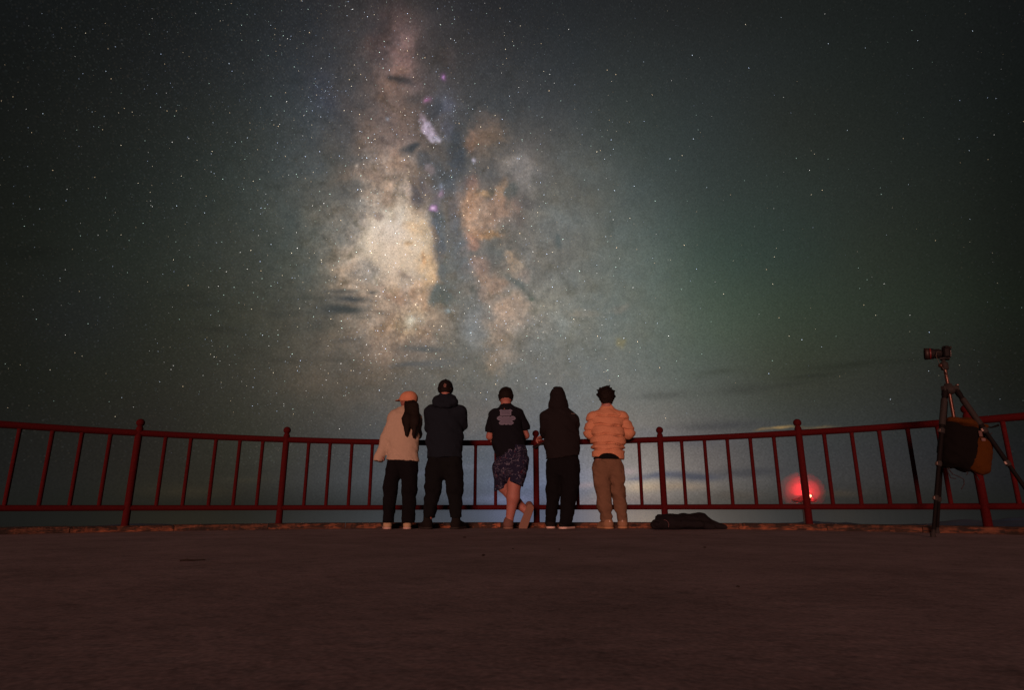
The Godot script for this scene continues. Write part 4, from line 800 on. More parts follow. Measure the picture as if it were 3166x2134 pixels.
	part("shoulder_strap", tube_mesh(PackedVector3Array([Vector3(-0.03, 0.93, 0.0), Vector3(-0.015, 0.96, 0.0), Vector3(0.012, 0.945, 0.0), Vector3(0.03, 0.93, 0.0)]), [0.008], 8), black_nylon, bag)
	part("loose_strap", tube_mesh(PackedVector3Array([Vector3(0.23, 0.885, 0.03), Vector3(0.28, 0.878, 0.03), Vector3(0.345, 0.898, 0.03)]), [0.006, 0.006, 0.009], 8), black_nylon, bag)
	for s in [[Vector3(-0.14, 0.56, 0.03), Vector3(-0.15, 0.53, 0.04), Vector3(-0.125, 0.49, 0.04), Vector3(-0.07, 0.47, 0.03), Vector3(-0.035, 0.45, 0.03), Vector3(-0.04, 0.41, 0.03), Vector3(-0.07, 0.37, 0.03)],
			[Vector3(-0.15, 0.55, 0.02), Vector3(-0.155, 0.51, 0.03), Vector3(-0.14, 0.46, 0.03), Vector3(-0.1, 0.455, 0.03)],
			[Vector3(0.03, 0.52, 0.03), Vector3(0.07, 0.49, 0.03), Vector3(0.09, 0.44, 0.03)],
			[Vector3(-0.02, 0.52, 0.04), Vector3(-0.005, 0.5, 0.05), Vector3(-0.02, 0.485, 0.05)],
			[Vector3(0.2, 0.79, 0.04), Vector3(0.23, 0.81, 0.05), Vector3(0.26, 0.83, 0.05)]]:
		part("webbing", tube_mesh(PackedVector3Array(s), [0.0045], 6), mat(0.012, 0.013, 0.02, 0.9), bag)
	part("blue_trim", tube_mesh(PackedVector3Array([Vector3(0.19, 0.775, 0.07), Vector3(0.2, 0.79, 0.065)]), [0.006], 6), mat(0.01, 0.015, 0.12, 0.8), bag)

# ---------------------------------------------------------------- bits on the concrete
func make_litter() -> void:
	var bark := mat(0.012, 0.009, 0.008, 0.95)
	var twig := tube_mesh(PackedVector3Array([Vector3(-1.478, 0.0045, -2.888), Vector3(-1.452, 0.006, -2.9), Vector3(-1.43, 0.004, -2.905), Vector3(-1.387, 0.0045, -2.934)]), [0.0035, 0.005, 0.0035, 0.002], 7)
	tag(part("twig", twig, bark, self), "dark dry twig lying on the concrete at the left", "twig")
	var rng := RandomNumberGenerator.new()
	rng.seed = 3
	var where := [[-0.374, -5.07, 0.009, "small dark pebble on the concrete in front of the man with folded arms"], [-0.143, -3.19, 0.008, "flat dark pebble nearest the camera below the crossed legs"], [1.123, -3.77, 0.007, "tiny dark pebble on the concrete below the dark coat"], [0.003, -3.68, 0.005, "tiny dark pebble behind the crossed-leg person on bare concrete"], [0.263, -3.64, 0.005, "tiny dark pebble on the concrete behind the hooded person"], [0.672, -1.952, 0.004, "dark speck of grit on the concrete nearest the camera at the right"]]
	for w in where:
		var r: float = w[2]
		var a: Array = skin("c 0 %.4f 0 %.4f %.4f 0 %.4f %.4f 1 .6 1 .002; p 0 .0005 0 0 -1 0" % [r * 0.5, r * 1.2, r * 0.4, r, r * 0.7], r * 0.3, r * 0.3, 160.0)
		var o := part("pebble", soft([a]), bark, self, Vector3(w[0], 0, w[1]))
		o.rotation.y = rng.randf() * TAU
		tag(o, w[3], "pebble", "bits lying on the concrete")

# ---------------------------------------------------------------- small helpers
var taken := {}
var tex_cloth: Texture2D
var tex_bumps: Texture2D
var tex_worn: Texture2D
var tex_ground: Texture2D
var tex_ground_bumps: Texture2D

func numbered(called: String) -> String:
	taken[called] = int(taken.get(called, -1)) + 1
	return called if taken[called] == 0 else "%s_%03d" % [called, taken[called]]

func tag(o: Node, label: String, category: String, group := "") -> void:
	o.set_meta("label", label)
	o.set_meta("category", category)
	if group:
		o.set_meta("group", group)

func thing(called: String, label: String, category: String, at := Vector3.ZERO, group := "") -> Node3D:
	var o := Node3D.new()
	o.name = numbered(called)
	o.position = at
	tag(o, label, category, group)
	add_child(o)
	return o

func part(called: String, mesh: Mesh, m: Material, parent: Node, at := Vector3.ZERO) -> MeshInstance3D:
	var o := MeshInstance3D.new()
	o.name = called if parent != self else numbered(called)
	o.mesh = mesh
	o.material_override = m
	o.position = at
	parent.add_child(o, true)
	return o

func struct(called: String, mesh: Mesh, m: Material, at := Vector3.ZERO) -> MeshInstance3D:
	var o := part(called, mesh, m, self, at)
	o.set_meta("kind", "structure")
	return o

func mat(r: float, g: float, b: float, rough := 0.85, metal := 0.0) -> StandardMaterial3D:
	var m := StandardMaterial3D.new()
	m.albedo_color = Color(r, g, b).linear_to_srgb()
	m.roughness = rough
	m.metallic = metal
	return m

func cloth(r: float, g: float, b: float, scale := 9.0, bump := 0.6) -> StandardMaterial3D:
	var m := mat(r, g, b, 0.95)
	m.metallic_specular = 0.25
	m.albedo_texture = tex_cloth
	m.normal_enabled = true
	m.normal_texture = tex_bumps
	m.normal_scale = bump
	m.uv1_triplanar = true
	m.uv1_scale = Vector3.ONE * scale
	return m

func noise_image(noise_seed: int, freq: float, octaves: int, size: int, gain := 0.5) -> Image:
	var n := FastNoiseLite.new()
	n.seed = noise_seed
	n.frequency = freq
	n.fractal_octaves = octaves
	n.fractal_gain = gain
	return n.get_seamless_image(size, size)

func make_textures() -> void:
	# cloth: faint mottling of the weave
	var a := noise_image(31, 0.05, 5, 256, 0.65)
	var c := Image.create_empty(256, 256, false, Image.FORMAT_RGB8)
	for y in 256:
		for x in 256:
			var v := 0.8 + 0.2 * a.get_pixel(x, y).r
			c.set_pixel(x, y, Color(v, v, v))
	tex_cloth = ImageTexture.create_from_image(c)
	var bumps := noise_image(32, 0.03, 4, 256, 0.6)
	bumps.convert(Image.FORMAT_RGBA8)
	bumps.bump_map_to_normal_map(6.0)
	tex_bumps = ImageTexture.create_from_image(bumps)
	# worn paint: dark concrete, old ochre and pale paint left in ragged patches
	var p := noise_image(33, 0.012, 5, 512, 0.6)
	var q := noise_image(34, 0.045, 4, 512, 0.6)
	var w := Image.create_empty(512, 512, false, Image.FORMAT_RGB8)
	for y in 512:
		for x in 512:
			var t := smoothstep(0.46, 0.56, p.get_pixel(x, y).r * 0.8 + q.get_pixel(x, y).r * 0.2)
			var s := 0.75 + 0.5 * (q.get_pixel(x, y).r - 0.5)
			w.set_pixel(x, y, Color(0.32, 0.28, 0.26).lerp(Color(0.95, 0.68, 0.52), t) * s)
	tex_worn = ImageTexture.create_from_image(w)
	# old trowelled concrete: blotches, drag marks, stains and specks
	var g1 := noise_image(35, 0.004, 5, 1024, 0.55)
	var g2 := noise_image(36, 0.03, 5, 1024, 0.65)
	var g3 := noise_image(37, 0.2, 3, 1024, 0.6)
	var streak := noise_image(38, 0.02, 4, 512, 0.6)
	streak.resize(1024, 128, Image.INTERPOLATE_CUBIC)
	var g := Image.create_empty(1024, 1024, false, Image.FORMAT_RGB8)
	for y in 1024:
		for x in 1024:
			var v := 0.74 + 0.16 * (g1.get_pixel(x, y).r - 0.5) + 0.1 * (g2.get_pixel(x, y).r - 0.5) + 0.22 * (g3.get_pixel(x, y).r - 0.5)
			v += 0.03 * (streak.get_pixel((x * 1) % 1024, (y * 5 / 8) % 128).r - 0.5)
			var stain := smoothstep(0.63, 0.75, g2.get_pixel((x + 300) % 1024, (y + 517) % 1024).r)
			v -= 0.07 * stain
			g.set_pixel(x, y, Color(v, v * 0.97, v * 0.94))
	tex_ground = ImageTexture.create_from_image(g)
	var gb := noise_image(39, 0.06, 5, 512, 0.65)
	gb.convert(Image.FORMAT_RGBA8)
	gb.bump_map_to_normal_map(5.0)
	tex_ground_bumps = ImageTexture.create_from_image(gb)

# ---------------------------------------------------------------- plain shapes: tubes, lathes, boxes
func tube(st: SurfaceTool, pts: PackedVector3Array, radii: Array, sides := 10, caps := true) -> void:
	var rings: Array = []
	var up := Vector3.UP
	var first := (pts[1] - pts[0]).normalized()
	if absf(first.dot(up)) > 0.95:
		up = Vector3.RIGHT
	var side := first.cross(up).normalized()
	for i in pts.size():
		var t := first
		if i > 0 and i < pts.size() - 1:
			t = (pts[i + 1] - pts[i - 1]).normalized()
		elif i > 0:
			t = (pts[i] - pts[i - 1]).normalized()
		side = (side - t * side.dot(t)).normalized()
		var over := t.cross(side)
		var r: float = radii[mini(i, radii.size() - 1)]
		var ring := PackedVector3Array()
		for k in sides:
			var a := TAU * k / sides
			ring.append(pts[i] + (side * cos(a) + over * sin(a)) * r)
		rings.append(ring)
	for i in pts.size() - 1:
		for k in sides:
			var n := (k + 1) % sides
			quad(st, rings[i][k], rings[i + 1][k], rings[i + 1][n], rings[i][n], 0)
	if caps:
		for e in [0, pts.size() - 1]:
			for k in sides:
				var n := (k + 1) % sides
				if e == 0:
					tri(st, pts[0], rings[0][k], rings[0][n], 1)
				else:
					tri(st, pts[e], rings[e][n], rings[e][k], 1)

func tri(st: SurfaceTool, a: Vector3, b: Vector3, c: Vector3, smooth: int) -> void:
	st.set_smooth_group(smooth if smooth == 0 else -1)
	st.add_vertex(a)
	st.add_vertex(b)
	st.add_vertex(c)

func quad(st: SurfaceTool, a: Vector3, b: Vector3, c: Vector3, d: Vector3, smooth := -1) -> void:
	st.set_smooth_group(smooth)
	st.add_vertex(a)
	st.add_vertex(b)
	st.add_vertex(c)
	st.add_vertex(a)
	st.add_vertex(c)
	st.add_vertex(d)

func begin() -> SurfaceTool:
	var st := SurfaceTool.new()
	st.begin(Mesh.PRIMITIVE_TRIANGLES)
	return st

func done(st: SurfaceTool) -> ArrayMesh:
	st.generate_normals()
	return st.commit()

func tube_mesh(pts: PackedVector3Array, radii: Array, sides := 10) -> ArrayMesh:
	var st := begin()
	tube(st, pts, radii, sides)
	return done(st)

# a lathe about an axis: profile of (radius, distance along the axis)
func lathe(st: SurfaceTool, profile: PackedVector2Array, at: Vector3, axis := Vector3.UP, sides := 20) -> void:
	var u := axis.cross(Vector3.RIGHT if absf(axis.x) < 0.8 else Vector3.UP).normalized()
	var v := axis.cross(u)
	for i in profile.size() - 1:
		for k in sides:
			var a0 := TAU * k / sides
			var a1 := TAU * (k + 1) / sides
			var d0 := u * cos(a0) + v * sin(a0)
			var d1 := u * cos(a1) + v * sin(a1)
			quad(st, at + axis * profile[i].y + d0 * profile[i].x, at + axis * profile[i + 1].y + d0 * profile[i + 1].x,
				at + axis * profile[i + 1].y + d1 * profile[i + 1].x, at + axis * profile[i].y + d1 * profile[i].x, 0)

# a box with chamfered edges
func box(st: SurfaceTool, t: Transform3D, size: Vector3, bevel := 0.006) -> void:
	var h := size / 2.0
	var b := minf(bevel, minf(h.x, minf(h.y, h.z)) * 0.8)
	var i := h - Vector3.ONE * b
	for axis in 3:
		for s in [-1.0, 1.0]:
			var n := Vector3.ZERO
			n[axis] = s
			var p := Vector3.ZERO
			p[(axis + 1) % 3] = 1.0
			var q := n.cross(p)
			var c := n * h
			var pi := p * i.dot(p.abs())
			var qi := q * i.dot(q.abs())
			quad(st, t * (c - pi - qi), t * (c - pi + qi), t * (c + pi + qi), t * (c + pi - qi))
			# chamfer towards +p and -p side, +q and -q handled by the neighbours
	for a in 3:
		var b1 := (a + 1) % 3
		var c1 := (a + 2) % 3
		for sb in [-1.0, 1.0]:
			for sc in [-1.0, 1.0]:
				var p0 := Vector3.ZERO
				p0[b1] = sb * h[b1]
				p0[c1] = sc * i[c1]
				var p1 := Vector3.ZERO
				p1[b1] = sb * i[b1]
				p1[c1] = sc * h[c1]
				var e := Vector3.ZERO
				e[a] = i[a]
				if sb * sc > 0.0:
					quad(st, t * (p0 - e), t * (p0 + e), t * (p1 + e), t * (p1 - e))
				else:
					quad(st, t * (p0 - e), t * (p1 - e), t * (p1 + e), t * (p0 + e))
	for sx in [-1.0, 1.0]:
		for sy in [-1.0, 1.0]:
			for sz in [-1.0, 1.0]:
				var s := Vector3(sx, sy, sz)
				var x := s * Vector3(h.x, i.y, i.z)
				var y := s * Vector3(i.x, h.y, i.z)
				var z := s * Vector3(i.x, i.y, h.z)
				if sx * sy * sz > 0.0:
					tri(st, t * x, t * z, t * y, 1)
				else:
					tri(st, t * x, t * y, t * z, 1)

func box_mesh(size: Vector3, bevel := 0.006) -> ArrayMesh:
	var st := begin()
	box(st, Transform3D(), size, bevel)
	return done(st)

# ---------------------------------------------------------------- soft bodies: rounded cones joined with a smooth minimum, meshed as surface nets
# rows: "c ax ay az bx by bz ra rb sx sy sz k" add; "d ..." dig out; "p px py pz nx ny nz" cut away the side the normal points to
var folds := FastNoiseLite.new()

func skin(rows: String, cell: float, fold := 0.0, fold_freq := 8.0, seams := PackedFloat32Array()) -> Array:
	var list: Array = []
	var lo := Vector3.ONE * 1e9
	var hi := -lo
	for row in rows.split(";", false):
		var r := row.strip_edges()
		if r.is_empty():
			continue
		var v := r.substr(2).split_floats(" ", false)
		list.append([r[0], v])
		if r[0] == "c":
			for e in 2:
				var p := Vector3(v[e * 3], v[e * 3 + 1], v[e * 3 + 2])
				var rad := Vector3(v[8], v[9], v[10]) * v[6 + e]
				lo = lo.min(p - rad)
				hi = hi.max(p + rad)
	lo -= Vector3.ONE * (cell * 3.0 + fold)
	hi += Vector3.ONE * (cell * 3.0 + fold)
	var nx := int((hi.x - lo.x) / cell) + 2
	var ny := int((hi.y - lo.y) / cell) + 2
	var nz := int((hi.z - lo.z) / cell) + 2
	var total := nx * ny * nz
	var f := PackedFloat32Array()
	f.resize(total)
	f.fill(9.0)
	for item in list:
		var v: PackedFloat64Array = item[1]
		if item[0] == "p":
			var n := Vector3(v[3], v[4], v[5]).normalized()
			var d0 := n.dot(lo - Vector3(v[0], v[1], v[2]))
			for z in nz:
				for y in ny:
					var i := (z * ny + y) * nx
					var d := d0 + (z * n.z + y * n.y) * cell
					for x in nx:
						var q := d + x * n.x * cell
						if q > f[i]:
							f[i] = q
						i += 1
			continue
		var dig: bool = item[0] == "d"
		var sx: float = 1.0 / v[8]
		var sy: float = 1.0 / v[9]
		var sz: float = 1.0 / v[10]
		var ms := minf(v[8], minf(v[9], v[10]))
		var k: float = v[11]
		var ra: float = v[6]
		var dr: float = v[7] - v[6]
		var rm := maxf(v[6], v[7])
		var pad := k + cell * 3.0
		var x0 := maxi(0, int((minf(v[0], v[3]) - rm * v[8] - pad - lo.x) / cell))
		var x1 := mini(nx - 1, int((maxf(v[0], v[3]) + rm * v[8] + pad - lo.x) / cell) + 1)
		var y0 := maxi(0, int((minf(v[1], v[4]) - rm * v[9] - pad - lo.y) / cell))
		var y1 := mini(ny - 1, int((maxf(v[1], v[4]) + rm * v[9] + pad - lo.y) / cell) + 1)
		var z0 := maxi(0, int((minf(v[2], v[5]) - rm * v[10] - pad - lo.z) / cell))
		var z1 := mini(nz - 1, int((maxf(v[2], v[5]) + rm * v[10] + pad - lo.z) / cell) + 1)
		var bx := (v[3] - v[0]) * sx
		var by := (v[4] - v[1]) * sy
		var bz := (v[5] - v[2]) * sz
		var bb := bx * bx + by * by + bz * bz
		var inv := 1.0 / bb if bb > 1e-9 else 0.0
		for z in range(z0, z1 + 1):
			var pz := (lo.z + z * cell - v[2]) * sz
			for y in range(y0, y1 + 1):
				var py := (lo.y + y * cell - v[1]) * sy
				var part_dot := py * by + pz * bz
				var i := (z * ny + y) * nx + x0
				for x in range(x0, x1 + 1):
					var px := (lo.x + x * cell - v[0]) * sx
					var t := clampf((px * bx + part_dot) * inv, 0.0, 1.0)
					var qx := px - bx * t
					var qy := py - by * t
					var qz := pz - bz * t
					var d := (sqrt(qx * qx + qy * qy + qz * qz) - ra - dr * t) * ms
					var was := f[i]
					if dig:
						if -d > was:
							f[i] = -d
					elif was - d > k:
						f[i] = d
					elif was - d > -k:
						var h := 0.5 + 0.5 * (was - d) / k
						f[i] = was + (d - was) * h - k * h * (1.0 - h)
					i += 1
	if fold > 0.0 or seams.size():
		folds.seed = 7
		folds.frequency = 1.0
		folds.fractal_octaves = 3
		for z in nz:
			for y in ny:
				var i := (z * ny + y) * nx
				var wy := lo.y + y * cell
				for x in nx:
					var d := f[i]
					if absf(d) < 0.05:
						var wx := lo.x + x * cell
						var wz := lo.z + z * cell
						var groove := 0.0
						for s in seams:
							var e := (wy - s + 0.011 * sin(wx * 11.0 + s * 60.0) + 0.006 * sin(wx * 31.0 + s * 17.0)) / 0.013
							groove += exp(-e * e) * (0.021 + 0.006 * sin(wx * 43.0 + s * 9.0))
						f[i] = d + groove + fold * folds.get_noise_3d(wx * fold_freq + wy * 2.0, wy * fold_freq * 1.3 + wx * 3.0, wz * fold_freq)
					i += 1
	return nets(f, nx, ny, nz, lo, cell)

func nets(f: PackedFloat32Array, nx: int, ny: int, nz: int, lo: Vector3, cell: float) -> Array:
	var verts := PackedVector3Array()
	var index := PackedInt32Array()
	var at := PackedInt32Array()
	at.resize(nx * ny * nz)
	at.fill(-1)
	var sxy := nx * ny
	var off := PackedInt32Array([0, 1, nx, nx + 1, sxy, sxy + 1, sxy + nx, sxy + nx + 1])
	var ea := PackedInt32Array([0, 2, 4, 6, 0, 1, 4, 5, 0, 1, 2, 3])
	var eb := PackedInt32Array([1, 3, 5, 7, 2, 3, 6, 7, 4, 5, 6, 7])
	var limit := cell * 2.6
	var near: Array[int] = []
	for z in nz - 1:
		for y in ny - 1:
			var i := z * sxy + y * nx
			for x in nx - 1:
				if absf(f[i]) < limit:
					var mask := 0
					for c in 8:
						if f[i + off[c]] < 0.0:
							mask |= 1 << c
					if mask != 0 and mask != 255:
						var sum := Vector3.ZERO
						var count := 0
						for e in 12:
							var a := ea[e]
							var b := eb[e]
							if ((mask >> a) & 1) != ((mask >> b) & 1):
								var fa := f[i + off[a]]
								var t := fa / (fa - f[i + off[b]])
								var pa := Vector3(a & 1, (a >> 1) & 1, a >> 2)
								var pb := Vector3(b & 1, (b >> 1) & 1, b >> 2)
								sum += pa + (pb - pa) * t
								count += 1
						at[i] = verts.size()
						verts.append(lo + (Vector3(x, y, z) + sum / count) * cell)
						near.append(i)
				i += 1
	for i in near:
		var inside := f[i] < 0.0
		if inside != (f[i + 1] < 0.0):
			face(index, at[i - nx - sxy], at[i - sxy], at[i], at[i - nx], inside)
		if inside != (f[i + nx] < 0.0):
			face(index, at[i - 1 - sxy], at[i - 1], at[i], at[i - sxy], inside)
		if inside != (f[i + sxy] < 0.0):
			face(index, at[i - 1 - nx], at[i - nx], at[i], at[i - 1], inside)
	return [verts, index]

func face(index: PackedInt32Array, a: int, b: int, c: int, d: int, inside: bool) -> void:
	if a < 0 or b < 0 or c < 0 or d < 0:
		return
	if inside:
		index.append_array(PackedInt32Array([a, c, b, a, d, c]))
	else:
		index.append_array(PackedInt32Array([a, b, c, a, c, d]))

# join several soft bodies into one mesh
func soft(pieces: Array) -> ArrayMesh:
	var verts := PackedVector3Array()
	var index := PackedInt32Array()
	for p in pieces:
		var base := verts.size()
		verts.append_array(p[0])
		for k: int in p[1]:
			index.append(k + base)
	var normals := PackedVector3Array()
	normals.resize(verts.size())
	for t in range(0, index.size(), 3):
		var a := index[t]
		var b := index[t + 1]
		var c := index[t + 2]
		var n := (verts[c] - verts[a]).cross(verts[b] - verts[a])
		normals[a] += n
		normals[b] += n
		normals[c] += n
	for i in normals.size():
		normals[i] = normals[i].normalized() if normals[i].length_squared() > 1e-20 else Vector3.UP
	var arrays := []
	arrays.resize(Mesh.ARRAY_MAX)
	arrays[Mesh.ARRAY_VERTEX] = verts
	arrays[Mesh.ARRAY_NORMAL] = normals
	arrays[Mesh.ARRAY_INDEX] = index
	var mesh := ArrayMesh.new()
	mesh.add_surface_from_arrays(Mesh.PRIMITIVE_TRIANGLES, arrays)
	return mesh

# where the camera-side face of a soft body lies behind (x, y): the largest z of its vertices close by
func back_z(piece: Array, x: float, y: float, reach: float) -> float:
	var best := -9.0
	for v: Vector3 in piece[0]:
		if absf(v.x - x) < reach and absf(v.y - y) < reach and v.z > best:
			best = v.z
	return best

# ---------------------------------------------------------------- the night sky
# A sky chart in the camera's own view plane (gnomonic, 14.81 degrees up) is painted with the glow of the galaxy, dust lanes, airglow and
# thin cloud, then laid on a 4096 x 2048 panorama. Chart places are in tens of view plane steps (1900 steps to one focal length).
const CHART_W := 1180
const CHART_H := 590
const CHART_F := 640.0
const CHART_X := 590.0      # chart pixel of its centre
const CHART_Y := 404.0
const CHART_UP := 14.812
var chart_r := PackedFloat32Array()
var chart_g := PackedFloat32Array()
var chart_b := PackedFloat32Array()
var noise_soft: PackedByteArray
var noise_fine: PackedByteArray
var noise_grit: PackedByteArray
var noise_flat: PackedByteArray
var noise_vein: PackedByteArray
var noise_east: PackedByteArray
var noise_high: PackedByteArray

func noise_bytes(noise_seed: int, freq: float, octaves: int, w: int, h: int) -> PackedByteArray:
	var n := FastNoiseLite.new()
	n.noise_type = FastNoiseLite.TYPE_SIMPLEX_SMOOTH
	n.seed = noise_seed
	n.frequency = freq
	n.fractal_octaves = octaves
	n.fractal_gain = 0.55
	return n.get_image(w, h).get_data()

# rows of text: x y rx ry angle  r g b  alpha(%) edge noise(%)  -> one soft patch of light or dust
func paint_patches(rows: String, field: PackedByteArray, warp: float) -> void:
	var k := CHART_F / 1900.0 * 10.0
	for row in rows.split(";", false):
		var v := row.strip_edges().split_floats(" ", false)
		if v.size() < 11:
			continue
		var cx := (v[0] - 158.3) * k + CHART_X
		var cy := (v[1] - 106.7) * k + CHART_Y
		var rx := v[2] * k
		var ry := v[3] * k
		var ca := cos(deg_to_rad(v[4]))
		var sa := sin(deg_to_rad(v[4]))
		var cr := v[5] / 255.0
		var cg := v[6] / 255.0
		var cb := v[7] / 255.0
		var alpha := v[8] / 100.0
		var edge := v[9]
		var na := v[10] / 100.0 / 92.0
		var reach := 1.55 if edge == 2.0 else 2.3
		var wx: float = reach * sqrt(rx * rx * ca * ca + ry * ry * sa * sa) + warp * 0.6
		var wy: float = reach * sqrt(rx * rx * sa * sa + ry * ry * ca * ca) + warp * 0.6
		var x0 := maxi(0, int(cx - wx))
		var x1 := mini(CHART_W, int(cx + wx) + 1)
		var y0 := maxi(0, int(cy - wy))
		var y1 := mini(CHART_H, int(cy + wy) + 1)
		var wk := minf(warp, 0.9 * minf(rx, ry) + 1.5) / 128.0
		var ux := ca / rx
		var uy := sa / rx
		var tx := -sa / ry
		var ty := ca / ry
		for y in range(y0, y1):
			var i := y * CHART_W + x0
			for x in range(x0, x1):
				var px := x - cx + (noise_east[i] - 128) * wk
				var py := y - cy + (noise_high[i] - 128) * wk
				var a := px * ux + py * uy
				var b := px * tx + py * ty
				var d := a * a + b * b
				if d < 5.0:
					var t: float
					if edge > 2.5:
						t = smoothstep(0.04, 0.86, exp(-d) + (field[i] - 128) * na * 0.5 * exp(-0.5 * d) + (noise_grit[i] - 128) * 0.0022 * exp(-0.7 * d)) * alpha
					else:
						if edge > 1.5:
							d = d * d
						t = clampf(exp(-d) * (1.0 + (field[i] - 128) * na), 0.0, 1.0) * alpha
					chart_r[i] += (cr - chart_r[i]) * t
					chart_g[i] += (cg - chart_g[i]) * t
					chart_b[i] += (cb - chart_b[i]) * t
				i += 1

